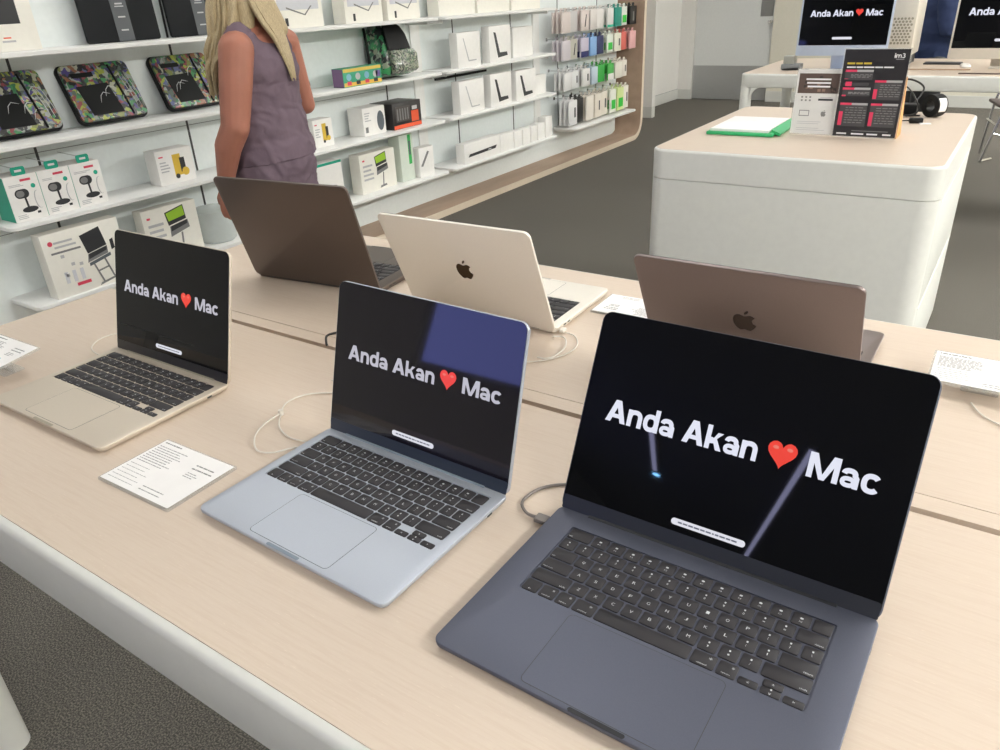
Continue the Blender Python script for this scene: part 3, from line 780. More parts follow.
def apple_poly(s, n=26):
    """bitten fruit outline, height about s"""
    P = [(.0, .33), (.10, .36), (.22, .41), (.34, .38), (.42, .30), (.33, .20), (.30, .08), (.34, -.06), (.45, -.14), (.40, -.28), (.30, -.42), (.20, -.50), (.08, -.48), (0, -.45), (-.08, -.48), (-.20, -.50), (-.32, -.40), (-.42, -.22), (-.46, -.02), (-.44, .20), (-.34, .36), (-.20, .41), (-.08, .37)]
    q = bez([(x, y, 0) for x, y in P + [P[0]]], 3)[:-1]
    return [(v.x * s, v.y * s) for v in q]
def leaf_poly(s): return [(.0 * s, .44 * s), (.02 * s, .56 * s), (.10 * s, .66 * s), (.18 * s, .68 * s), (.17 * s, .58 * s), (.10 * s, .48 * s)]

def laptop(label, loc, yaw, ang, W, D, Db, kr, tp, metal, deckname, screen=True, dim=False, logo=None, glass=None, T=.0113, wellc=None, lid_m=None, front=None):
    t = thing('laptop', label, 'laptop', (loc[0], loc[1], TZ), (0, 0, yaw))
    if wellc is None: wellc = metal
    if lid_m is None: lid_m = metal
    # base with a recessed keyboard well
    m = MB()
    def o(i, z): return [(a, b, z) for a, b in rrect(W - 2 * i, Db - 2 * i, .0105 - min(i, .009), 6, 0, -Db / 2)]
    def w_(i, z): return [(a, b, z) for a, b in rrect(KW + .0006 - 2 * i, KD + .0006 - 2 * i, .0025, 6, 0, -kr - KD / 2)]
    m.loft([o(.007, .0012), o(.003, .003), o(.0004, T - .005), o(0, T - .003), o(0, T - .0008), o(.0004, T - .0002), o(.001, T), w_(0, T), w_(0, T - .0014)], metal, True, True)
    m.build('base', t)
    m = MB()
    for sx in (-1, 1):
        for yy in (-.02, -Db + .02): m.lathe([(.001, .0), (.006, .0), (.006, .0015), (.001, .0015)], black_plastic, 10, (sx * (W / 2 - .03), yy, -.00005))
    m.build('rubber_foot', t)
    kb = MB(); kb.slab(KW, KD, .0022, T - .0013, T - .0011, wellc, 0, 0, -kr - KD / 2); kb = kb.build('keyboard', t)
    y = -kr - .0004
    for ri, row in enumerate(ROWS):
        x = -.2762 / 2
        yc = y - RH * (ri + .5)
        for lg, w in row:
            if w > 0: 
                q = bpy.data.objects.new('key', key_mesh(w * U - .0022, RH - .0022, lg)); q.location = (x + w * U / 2, yc, T - .00105); C.objects.link(q); q.parent = kb
                x += w * U
            elif w == -1:
                q = bpy.data.objects.new('key', key_mesh(U - .0022, RH / 2 - .0013, lg)); q.location = (x + U / 2, yc - RH / 4 + .0003, T - .00105); C.objects.link(q); q.parent = kb
                x += U
            else:
                for s_, l_ in ((1, '^'), (-1, 'v')):
                    q = bpy.data.objects.new('key', key_mesh(U - .0022, RH / 2 - .0013, l_)); q.location = (x + U / 2, yc + s_ * (RH / 4 - .0003), T - .00105); C.objects.link(q); q.parent = kb
                x += U
    # trackpad with its hairline gap
    m = MB(); tw, ty0, ty1 = tp
    m.slab(tw + .0012, ty0 - ty1 + .0012, .006, T - .0006, T + .00006, slot_dark, 0, 0, (ty0 + ty1) / 2)
    m.slab(tw, ty0 - ty1, .0055, T - .0004, T + .00014, metal, 0, 0, (ty0 + ty1) / 2); m.build('trackpad', t)
    # thumb notch at the front edge
    m = MB(); m.loft([[(a, b, z) for a, b in rrect(.052 - 2 * i, .0042 - i, .002, 5, 0, -Db + .0024)] for z, i in ((T - .0035, 0), (T + .00012, 0))], mat('notch_' + deckname, front or '303236', .5)); m.build('finger_notch', t)
    # ports on the sides
    m = MB()
    for sx in (-1, 1):
        for yy in ((-.035, -.05) if sx < 0 else (-.04,)):
            m.loft([[(sx * (W / 2 - .0015 + q), yy + a, T - .0048 + b) for a, b in rrect(.009, .0026, .0012, 4)] for q in (0, .00162)], slot_dark)
    m.build('port', t)
    # lid
    L = D - .004; th = PI - ang
    lid = MB(); lid.slab(W, L, .0115, -.0052, 0, lid_m, .0009, 0, L / 2); lid = lid.build('lid', t, (0, -.004, .009), (th, 0, 0))
    hg = MB(); hg.tube([(-W * .39, 0, 0), (W * .39, 0, 0)], .0042, mat('hinge_' + deckname, front or '303236', .45), 10); hg.build('hinge', t, (0, -.0035, .0085))
    if logo:
        m = MB(); m.M = Matrix.Translation((0, L * .52, 0)) @ Matrix.Scale(-1, 4, (1, 0, 0)); m.prism(apple_poly(.036), -.00545, -.0051, logo); m.prism(leaf_poly(.036), -.00545, -.0051, logo); m.build('logo', lid)
    sc = MB(); sc.slab(W - .0028, L - .0035, .0100, -.0001, .0005, glass or glass_black, 0, 0, L / 2 + .0012); sc = sc.build('screen', t, (0, -.004, .009), (th, 0, 0))
    m = MB(); m.slab(W - .004, .0165, .002, .0004, .0006, mat('chin_' + deckname, {'sky': '2c3440', 'midnight': '23262f', 'starlight': '1d1c1f'}.get(deckname, '202124'), .35), 0, 0, .0102); m.build('chin_strip', sc)
    k = W / .3404
    if screen:
        wm = scr_white_dim if dim else scr_white
        z = .0008
        for word, xa, xb in (('Anda', -.1400, -.0600), ('Akan', -.0500, .0285), ('Mac', .0775, .1416)):
            m = MB(); bold_text(m, word, xa * k, xb * k, .1135 * (k if k > .95 else .955), .1385 * (k if k > .95 else .93), wm, z); m.build('caption_word', sc)
        m = MB(); hc = (.0517 * k, .1262 * (k if k > .95 else .94))
        m.prism(heart_poly(hc[0], hc[1], .0285 * k, .0275 * k), .00052, .0008, scr_red)
        for sx in (-1, 1): m.prism([(hc[0] + sx * .0068 * k + .003 * k * math.cos(a), hc[1] + .0073 * k + .0018 * k * math.sin(a)) for a in [i * PI / 6 for i in range(12)]], .00081, .00085, scr_red_hi)
        m.build('heart', sc)
        m = MB(); m.prism(pill(-.0405 * k, .0385 * k, .0255, .0325), .00052, .0008, scr_pill)
        r = random.Random(5); x = -.033 * k
        while x < .031 * k:
            w = r.uniform(.002, .006) * k; m.slab(w, .0016, .0003, .0008, .00084, scr_pill_ink, 0, x + w / 2, .029, 1); x += w + .001
        m.build('button', sc)
    return t
al_mid = mat('aluminium_midnight', '626573', .5, .75, nscale=900, noise_amt=.03)
al_sky = mat('aluminium_sky', 'b9bfca', .5, .55, nscale=900, noise_amt=.02)
al_star = mat('aluminium_starlight', 'd2c7b8', .5, .5, nscale=900, noise_amt=.02)
al_black = mat('aluminium_space_black', '655a54', .36, .7, nscale=900, noise_amt=.03)
al_grey = mat('aluminium_warm_grey', '837775', .38, .7, nscale=900, noise_amt=.03)
al_silver = mat('aluminium_silver', 'e9e3d9', .42, .3, nscale=900, noise_amt=.02)
laptop('large midnight-dark laptop with its screen lit, nearest in front at the right', (-.1831, .6159), -.0131, 2.031, .3404, .2376, .2415, .0292, (.152, -.1449, -.2356), al_mid, 'midnight', glass=glass_black, logo=None, front='15171d')
laptop('pale blue silver laptop with its screen lit, in the middle of the front row', (-.5693, .6086), -.0293, 1.8502, .3041, .215, .2190, .0171, (.127, -.1324, -.2120), al_sky, 'sky', dim=True, glass=glass_purple, front='7d8996')
laptop('champagne-coloured laptop with its screen lit, at the left of the front row', (-1.1143, .6282), .0066, 1.8344, .3041, .215, .2200, .0171, (.127, -.1324, -.2120), al_star, 'starlight', dim=True, glass=glass_black, front='9c9482')
laptop('dark brown-grey laptop seen from behind with no visible logo, at the back left', (-1.1974, 1.0423), 3.2603, 1.8575, .3377, .2436, .2436, .029, (.15, -.146, -.236), al_black, 'space', screen=True, T=.0145, glass=glass_black, lid_m=al_black, logo=None)
laptop('silver laptop seen from behind with a dark fruit logo, in the back row', (-.7682, 1.0507), 3.1642, 1.9667, .3126, .2212, .2225, .0201, (.13, -.1370, -.2150), al_silver, 'silver', screen=True, T=.0135, wellc=key_black, logo=logo_dark, front='a8a49c')
laptop('grey-brown laptop seen from behind with a fruit logo, behind the big dark laptop', (-.2759, 1.0695), 3.1396, 2.0584, .3126, .2212, .2225, .0201, (.13, -.1370, -.2150), al_grey, 'grey', screen=True, T=.0135, wellc=key_black, logo=mat('logo_grey', '4d4441', .25, .8))

# ---------------------------------------------------------------- price cards in clear holders
paper = mat('card_paper', 'f1efee', .5)
def card(label, corners, z=TZ, tilt=None, seed=1, col=False, lift=0.):
    """corners: centre x, y, width, depth, yaw"""
    cx, cy, w, d, yaw = corners
    t = thing('price_card', label, 'price card', (cx, cy, z + .0003), (0, 0, yaw))
    tl = tilt or 0
    m = MB(); m.M = Matrix.Translation((0, 0, lift)) @ Matrix.Rotation(tl, 4, 'X')
    m.slab(w, d, .003, .0, .0035, clear_edge, .0006)
    if lift:
        m.M = Matrix.Identity(4)
        m.slab(w * .3, .004, .001, 0, lift + .002, clear_edge, 0, 0, d * .1); m.slab(w * .35, d * .4, .003, 0, .002, clear_edge, 0, 0, d * .1)
    m.build('clear_holder', t)
    m = MB(); m.M = Matrix.Translation((0, 0, lift)) @ Matrix.Rotation(tl, 4, 'X')
    m.slab(w - .006, d - .006, .001, .0036, .0040, paper, 0)
    r = random.Random(seed)
    def bars(x0, x1, y0, y1, n, c, h=.0012):
        for i in range(n):
            y = y1 - (y1 - y0) * (i + .5) / n; x = x0; xe = x0 + (x1 - x0) * r.uniform(.72, 1)
            while x < xe:
                q = min(r.uniform(.002, .008), xe - x)
                if q > .0008: m.slab(q, h, .0001, .0040, .0042, c, 0, x + q / 2, y, 1)
                x += q + .0012
    ink = mat('card_ink', '8d8b8c', .6)
    X0 = -w / 2 + .008; Y1 = d / 2 - .006
    bars(X0, X0 + w * .30, Y1 - .005, Y1, 1, print_grey, .0022)
    bars(X0, -w * .02, -d * .02, Y1 - .009, 9, ink)
    bars(X0, -w * .08, -d / 2 + .008, -d * .05, 6, ink, .0007)
    bars(w * .16, w * .42, d * .16, d * .3, 2, print_grey, .002)
    bars(w * .18, w * .34, d * .02, d * .13, 3, ink)
    bars(w * .0, w * .3, -d * .42, -d * .3, 2, print_grey, .0012)
    if col:
        m.slab(w * .3, d * .25, .002, .0040, .0042, mat('card_blue', '8fb4d8', .5), 0, w * .1, -d * .2, 1)
        m.slab(w * .2, d * .1, .002, .0040, .0042, mat('card_pink', 'd9a0a0', .5), 0, -w * .1, d * .05, 1)
    m.build('printed_card', t)
    return t
card('white price card in a clear holder, lying between the left and middle front laptops', (-.839, .4285, .147, .108, .02), seed=4)
card('glossy price card on a raised clear stand at the far left table edge', (-1.375, .475, .13, .088, .03), tilt=.12, seed=8, col=True, lift=.034)
card('white price card lying between the two right laptops of the back row', (-.545, 1.228, .13, .10, PI + .02), seed=11)
card('white price card on a raised clear stand at the right edge of the table', (.027, 1.165, .135, .085, .0), tilt=.15, seed=15, lift=.026)

# ---------------------------------------------------------------- cables
def cable(name, label, paths, r, m_, extra=None):
    mb = MB()
    for p in paths: mb.tube(bez(p, 6), r, m_, 6)
    if extra: extra(mb)
    o = mb.build(name); tag(o, label, 'cable'); return o
zc = TZ + .0025
def P3(l, z=zc): return [(a, b, z) for a, b in l]
cable('security_cable', 'thin pale cable looping from the left side of the middle front laptop', [
    P3([(-.705, .69), (-.75, .705), (-.80, .70), (-.838, .675), (-.846, .64), (-.826, .612), (-.80, .585), (-.765, .572), (-.735, .575), (-.7215, .577)]) ,
    P3([(-.70, .72), (-.76, .735), (-.80, .738), (-.835, .725)], zc + .003),
    P3([(-.826, .612), (-.822, .575), (-.805, .545), (-.775, .524), (-.752, .53), (-.738, .55), (-.7215, .566)], zc + .002)], .0012, cable_white,
    lambda m: m.lathe([(.001, -.004), (.004, -.004), (.004, .004), (.001, .004)], cable_white, 10, (-.826, .612, zc + .003)))
cable('security_cable', 'thin pale cable looped behind the champagne laptop', [P3([(-1.262, .70), (-1.30, .70), (-1.345, .672), (-1.352, .64), (-1.33, .61), (-1.295, .598), (-1.2675, .60)])], .0012, cable_white)
cable('security_cable', 'thin pale cable curling from the side of the silver laptop', [P3([(-.61, 1.068), (-.592, 1.068), (-.575, 1.06), (-.556, 1.03), (-.555, .995), (-.572, .96), (-.598, .935), (-.64, .92), (-.70, .915)]),
    P3([(-.61, 1.04), (-.590, 1.045), (-.572, 1.02), (-.566, .99), (-.572, .96), (-.59, .955)], zc + .002)], .0012, cable_white,
    lambda m: m.box(-.609, -.600, 1.060, 1.074, TZ + .004, TZ + .010, cable_white, .001))
cable('charging_cable', 'grey braided charging cable curving behind the large dark laptop', [[(-.366, .588, TZ + .0065), (-.385, .590, TZ + .006), (-.403, .612, zc), (-.396, .645, zc), (-.37, .668, zc), (-.33, .678, zc), (-.28, .69, zc)]], .0019, cable_grey,
    lambda m: m.box(-.3705, -.3545, .5815, .5945, TZ + .0035, TZ + .0095, cable_grey, .0015))
cable('power_cable', 'black cable coming out of the table slot beside the middle laptop', [[(-.944, .8235, TZ + .0025), (-.946, .824, TZ + .006), (-.958, .838, TZ + .012), (-.962, .862, TZ + .008), (-.952, .893, zc), (-.90, .925, zc), (-.84, .93, zc)]], .0022, cable_black)
cable('security_cable', 'thin clear cable under the raised card at the right of the table', [P3([(.02, 1.12), (.035, 1.09), (.06, 1.07), (.10, 1.06)])], .0012, cable_white)

# ---------------------------------------------------------------- things on the counter
t = thing('paper_stack', 'white papers in a bright green folder on the counter', 'papers', (-.935, 3.255, TZ + .001), (0, 0, .02))
m = MB(); m.box(-.135, .125, -.19, .17, 0, .012, mat('folder_green', '34b06e', .4), .002)
m.loft([[(.11, -.15, .012), (.145, -.17, .002), (.145, .17, .002), (.11, .17, .012)], [(.11, -.15, .022), (.15, -.17, .012), (.15, .17, .012), (.11, .17, .022)]], mat('folder_green', '34b06e', .4)); m.build('folder', t)
m = MB(); m.box(-.125, .105, -.175, .155, .0125, .022, paper, .001); m.build('sheets', t)

def upright_sign(name, label, cx, cy, yaw, w, h, lean, face, build_art, back=None, edge_m=None):
    t = thing(name, label, 'sign', (cx, cy, TZ + .0005), (-lean, 0, yaw))
    m = MB(); m.box(-w / 2 - .004, w / 2 + .004, .0, .004, 0, h + .004, edge_m or clear_edge); m.build('clear_stand', t)
    m = MB(); m.box(-w / 2, w / 2, -.0008, -.0001, .004, h, face); build_art(m, w, h); m.build('printed_sheet', t)
    if back:
        m = MB(); m.M = Matrix.Rotation(lean, 4, 'X')
        m.loft([[(x, y, z) for y, z in ((.006, 0), (.12, 0), (.02, h * .7))] for x in (w / 2 - .003, w / 2 + .005)], back); m.build('back_foot', t)
    return t
def leaflet(m, w, h):
    Y = -.0014
    m.fr(-w * .46, w * .46, h * .64, h * .94, mat('leaflet_brown', '5b4b44', .5), Y)
    r = random.Random(9)
    for _ in range(16):
        x = r.uniform(-.42, .38) * w; z = r.uniform(.66, .88) * h; m.fr(x, x + w * .07, z, z + h * .04, mat('leaflet_tan', '8d7466', .5) if r.random() < .5 else mat('leaflet_dark', '3d3432', .5), Y - .0002)
    for i in range(3): m.fr(-w * .3 + i * .004, w * .24, h * (.84 - i * .055), h * (.865 - i * .055), white_ink, Y - .0005)
    for i in range(6): m.fr(-w * .36 + (i % 3) * w * .09, -w * .32 + (i % 3) * w * .09, h * (.52 + .05 * (i // 3)), h * (.545 + .05 * (i // 3)), print_grey, Y)
    m.fr(w * .02, w * .34, h * .53, h * .56, print_dark, Y); m.fr(w * .06, w * .3, h * .575, h * .585, print_light, Y)
    for z in (.29, .37): m.fr(-w * .36, -w * .14, h * z, h * (z + .012), print_grey, Y)
    for x in (-.36, -.15): m.fr(w * x, w * (x + .015), h * .29, h * .38, print_grey, Y)
    m.M = m.M @ Matrix.Translation((w * .18, Y, h * .33)) @ Matrix.Rotation(PI / 2, 4, 'X')
    m.prism(apple_poly(.02), -.0002, .0003, print_grey); m.prism(leaf_poly(.02), -.0002, .0003, print_grey)
    m.M = Matrix.Identity(4)
    for z in (.20, .17, .10, .07): m.fr(-w * .38, w * r.uniform(.1, .38), h * z, h * (z + .008), print_light, Y)
upright_sign('leaflet_sign', 'white leaflet with a brown photo strip in a clear stand on the counter', -.685, 3.175, .03, .165, .235, .10, mat('leaflet_paper', 'd9d8d6', .4), leaflet)
def tariff(m, w, h):
    Y = -.0014
    pk_ = mat('tariff_pink', 'd63a5e', .5); gr = mat('tariff_grey', 'a9a9ab', .5); dk = mat('tariff_panel', '454446', .5)
    bold_text(m, 'im3', w * .27, w * .43, h * .905, h * .955, white_ink, Y, 'xz')
    m.fr(w * .30, w * .42, h * .888, h * .894, gr, Y)
    x = -w * .44
    for L in (.12, .10, .12):
        m.fr(x, x + w * L, h * .835, h * .855, mat('tariff_yellow', 'c9b040', .5), Y); x += w * (L + .02)
    x = -w * .44
    for L in (.14, .1, .16, .12, .15): m.fr(x, x + w * L, h * .795, h * .81, white_ink, Y); x += w * (L + .015)
    r = random.Random(21)
    def block(x0, x1, z0, z1, cells):
        m.fr(x0, x1, z0, z1, dk, Y)
        m.fr(x0, x0 + (x1 - x0) * .42, z1 - h * .025, z1, pk_, Y - .0003); m.fr(x0 + (x1 - x0) * .42, x1, z1 - h * .025, z1, gr, Y - .0003)
        m.fr(x0, x0 + (x1 - x0) * .14, z0 + h * .01, z1 - h * .1, pk_, Y - .0003)
        n = cells
        for i in range(n):
            z = z1 - h * .05 - (z1 - z0 - h * .07) * i / n
            xx = x0 + (x1 - x0) * .22
            while xx < x1 - .01:
                q = r.uniform(.006, .018); m.fr(xx, min(xx + q, x1 - .002), z - h * .008, z, print_grey, Y - .0003); xx += q + .004
    block(-w * .45, -w * .01, h * .66, h * .775, 3)
    block(-w * .45, -w * .01, h * .48, h * .575, 3)
    block(-w * .45, -w * .01, h * .13, h * .40, 7)
    block(w * .04, w * .46, h * .44, h * .66, 6)
    block(w * .04, w * .46, h * .13, h * .40, 7)
    m.fr(-w * .45, -w * .05, h * .595, h * .63, dk, Y); m.fr(-w * .42, -w * .32, h * .59, h * .64, pk_, Y - .0003)
    for a, b in ((-.44, -.28), (-.2, .0), (.05, .22), (.3, .43)): m.fr(w * a, w * b, h * .035, h * .052, white_ink, Y)
    m.fr(-w * .2, w * .38, h * .075, h * .083, print_grey, Y)
upright_sign('tariff_sign', 'dark tariff sheet with pink and grey table blocks in a clear stand on the counter', -.50, 3.165, .02, .215, .305, .06, mat('tariff_sheet', '2b2a2d', .3), tariff, back=mat('sign_back_orange', 'd9a05e', .5))
t = thing('tape_roll', 'thick black roll of tape with a white label at the counter’s back corner', 'tape roll', (-.335, 3.74, TZ + .001), (0, 0, .9))
m = MB(); m.M = Matrix.Translation((0, 0, .045)) @ Matrix.Rotation(PI / 2, 4, 'Y')
m.loft([[(r_ * math.cos(a), r_ * math.sin(a), z) for a in [2 * PI * j / 28 for j in range(28)]] for r_, z in ((.022, -.024), (.045, -.024), (.045, .024), (.022, .024), (.022, -.024))], black_plastic, False, False); m.build('tape', t)
m = MB(); m.M = Matrix.Translation((0, 0, .045)) @ Matrix.Rotation(PI / 2, 4, 'Y')
m.loft([[((.0455 * math.cos(a)), .0455 * math.sin(a), z) for a in [PI * 1.25 + PI * .4 * j / 6 for j in range(7)]] for z in (-.018, .018)], paper, False, False, False); m.build('label', t)
t = thing('power_adapter', 'black power adapter with a tangle of cables beside the tape roll', 'adapter', (-.43, 3.78, TZ + .001))
m = MB(); m.box(-.04, .03, -.03, .03, 0, .045, black_plastic, .006); m.build('adapter_block', t)
m = MB()
m.tube(bez([(0, .03, .03), (.03, .08, .10), (-.05, .1, .13), (-.1, .05, .06), (-.03, -.05, .01), (.05, -.06, .006)]), .004, cable_black, 6)
m.tube(bez([(-.05, .0, .03), (-.09, -.03, .09), (-.02, -.07, .12), (.04, -.05, .03), (0, -.09, .006)]), .003, cable_black, 6); m.build('cord', t)
t = thing('small_plug', 'small black plug lying in front of the adapter on the counter', 'plug', (-.375, 3.56, TZ + .001), (0, 0, .3))
m = MB(); m.box(-.025, .025, -.013, .013, 0, .02, black_plastic, .004); m.tube(bez([(-.025, 0, .01), (-.06, .02, .005), (-.09, -.01, .004), (-.11, .03, .004)]), .0025, cable_black, 6); m.build('plug_body', t)
m = MB(); m.box(.01, .05, -.04, -.015, .0, .003, paper); m.build('paper_tag', t)

# ---------------------------------------------------------------- desktops on the far table
blue_al = mat('aluminium_blue', 'bfcade', .4, .3); beige_al = mat('aluminium_beige', 'd3cdc2', .4, .3)
def desktop(label, cx, cy, yaw, m_, txt, W=.547, zb=.14, lean=.07):
    t = thing('desktop_computer', label, 'computer', (cx, cy, TZ), (0, 0, yaw))
    H_ = .46; ch = .062
    m = MB(); m.M = Matrix.Translation((0, 0, zb)) @ Matrix.Rotation(PI / 2 - lean, 4, 'X'); m.slab(W, H_, .012, -.0115, 0, m_, .002, 0, H_ / 2); body = m.build('housing', t)
    sc = MB(); sc.slab(W - .022, H_ - ch - .012, .004, .0002, .0008, glass_black, 0, 0, ch + (H_ - ch - .012) / 2)
    sc = sc.build('screen', t, (0, 0, zb), (PI / 2 - lean, 0, 0))
    m = MB(); z = .0012; k = W * .94 / .3404; b0 = ch - .005
    for word, xa, xb in (('Anda', -.1400, -.0600), ('Akan', -.0500, .0285), ('Mac', .0775, .1416)):
        m = MB(); bold_text(m, word, xa * k, xb * k, b0 + .1135 * k, b0 + .1385 * k, scr_white, z); m.build('caption_word', sc)
    m = MB(); m.prism(heart_poly(.0517 * k, b0 + .1262 * k, .0285 * k, .0275 * k), .0009, .0012, scr_red); m.build('heart', sc)
    m = MB(); m.prism(pill(-.0405 * k, .0385 * k, b0 + .0255 * k, b0 + .0325 * k + .004), .0009, .0012, scr_pill); m.build('button', sc)
    m = MB()
    m.loft([[(x, y, z_) for x, y in rrect(.13, .006, .002, 3, 0, yy)] for yy, z_ in ((.105, .004), (.07, .10), (.045, .22), (.035, .26))], m_); m.build('stand_neck', t)
    m = MB(); m.slab(.13, .147, .006, 0.0003, .006, m_, .001, 0, .035); m.build('stand_foot', t)
    return t
desktop('desktop computer with a pale blue chin, showing Anda Akan Mac, behind the dark sign', -1.09, 5.52, .0, blue_al, True, zb=.092)
desktop('desktop computer with a pale beige chin, cut by the right edge of the photo', -.205, 5.78, .0, beige_al, True, W=.60, zb=.052, lean=.05)
# perforated aluminium tower
t = thing('workstation_tower', 'pale tower with rows of round holes between the two desktop computers', 'computer', (-.80, 5.86, TZ))
m = MB(); m.box(-.075, .075, 0, .36, .06, .50, beige_al, .01)
for sx in (-1, 1):
    for yy in (.04, .32): m.box(sx * .055 - .01, sx * .055 + .01, yy - .01, yy + .01, 0.0005, .061, chrome)
m.build('case', t)
m = MB()
hole = mat('hole_shade', '8a8475', .6)
for i in range(9):
    for j in range(6):
        x = -.052 + j * .0205 + (.010 if i % 2 else 0); z = .14 + i * .018
        if x > .06: continue
        m.front([(x + .0075 * math.cos(a), z + .0075 * math.sin(a)) for a in [q * PI / 5 for q in range(10)]], hole, -.0008, .0006)
m.build('perforation', t)
m = MB(); m.box(-.07, .06, -.03, .3, .001, .058, print_dark, .002); m.build('dark_base_strip', t)
def flat(name, label, cat, x, y, w, d, h, m_, r=.004, yaw=0):
    mb = MB(); mb.slab(w, d, r, 0.0004, h, m_, min(h * .3, .002)); o = mb.build(name, loc=(x, y, TZ), rot=(0, 0, yaw)); return tag(o, label, cat)
flat('wireless_keyboard', 'dark keyboard lying before the right desktop computer', 'keyboard', -.545, 6.05, .22, .12, .008, print_dark)
flat('tablet_tray', 'thin beige tray lying across the far table, in front of the navy person', 'tray', -.555, 5.66, .40, .035, .006, oak_dark)
flat('dark_tray', 'thin dark brown strip near the front edge of the far table at right', 'tray', -.22, 5.44, .36, .03, .006, mat('brown_strip', '5f5148', .5))
t = thing('computer_mouse', 'white computer mouse before the right desktop computer', 'mouse', (-.40, 5.85, TZ), (0, 0, .2))
m = MB(); m.loft([[(a * s, b * s, z) for a, b in rrect(.057, .113, .028, 6)] for z, s in ((.001, .9), (.006, 1), (.014, .92), (.019, .7), (.021, .35))], white_box); m.build('mouse_shell', t)
t = thing('small_gadget', 'small grey box with a black cable left of the blue desktop computer', 'gadget', (-1.40, 5.62, TZ + .0003))
m = MB(); m.box(-.06, .06, -.05, .05, 0, .035, mid_grey, .004); m.box(-.05, .02, -.04, .04, .036, .085, mat('gadget_grey', 'a3a49c', .4), .004); m.build('gadget_body', t)
m = MB(); m.tube(bez([(.06, -.04, .01), (.02, -.09, .012), (-.04, -.08, .004), (.06, -.07, .004), (.12, -.05, .004)]), .004, cable_black, 6); m.build('cord', t)

# chair at the right
t = thing('metal_chair', 'folding chair with thin chrome legs and a dark seat, cut by the right edge', 'chair', (-.10, 7.75, 0), (0, 0, .25))
m = MB()
for sy in (-1, 1):
    m.tube([(-.21 if sy < 0 else -.15, -.0 + sy * .18, .012), (-.12, sy * .19, .45), (-.02, sy * .19, .86)], .011, chrome, 8)
    m.tube([(.20, sy * .17, .012), (.05, sy * .175, .45), (-.07, sy * .175, .62)], .011, chrome, 8)
m.tube([(-.15, -.18, .30), (-.15, .18, .30)], .009, chrome, 8); m.tube([(-.21, -.18, .014), (-.11, -.06, .014)], .011, chrome, 8)
m.tube([(-.16, -.19, .24), (.17, -.175, .14)], .009, chrome, 8)
m.build('frame', t)
m = MB(); m.box(-.17, .2, -.19, .19, .44, .465, mat('chair_brown', '4a3d3d', .5), .008); m.build('seat', t)
m = MB(); m.box(-.03, -.005, -.19, .19, .62, .88, mat('chair_brown', '4a3d3d', .5), .008); m.build('backrest', t)

# ---------------------------------------------------------------- people
skin = mat('skin', 'aa7260', .5, spec=.35, noise_amt=.05, nscale=9, bump=.05, bscale=60)
skin.node_tree.nodes['Principled BSDF'].inputs['Subsurface Weight'].default_value = .12
skin.node_tree.nodes['Principled BSDF'].inputs['Subsurface Radius'].default_value = (.02, .008, .004)
blouse = mat('mauve_cloth', '70606b', .8, spec=.2, noise_amt=.06, nscale=14, bump=.5, bscale=14)
blonde = mat('blonde_hair', 'b09e7c', .45, noise_amt=.2, nscale=60, stretch=(8, 8, 1))
navy = mat('navy_cloth', '303c5e', .8, spec=.2, bump=.3, bscale=20)

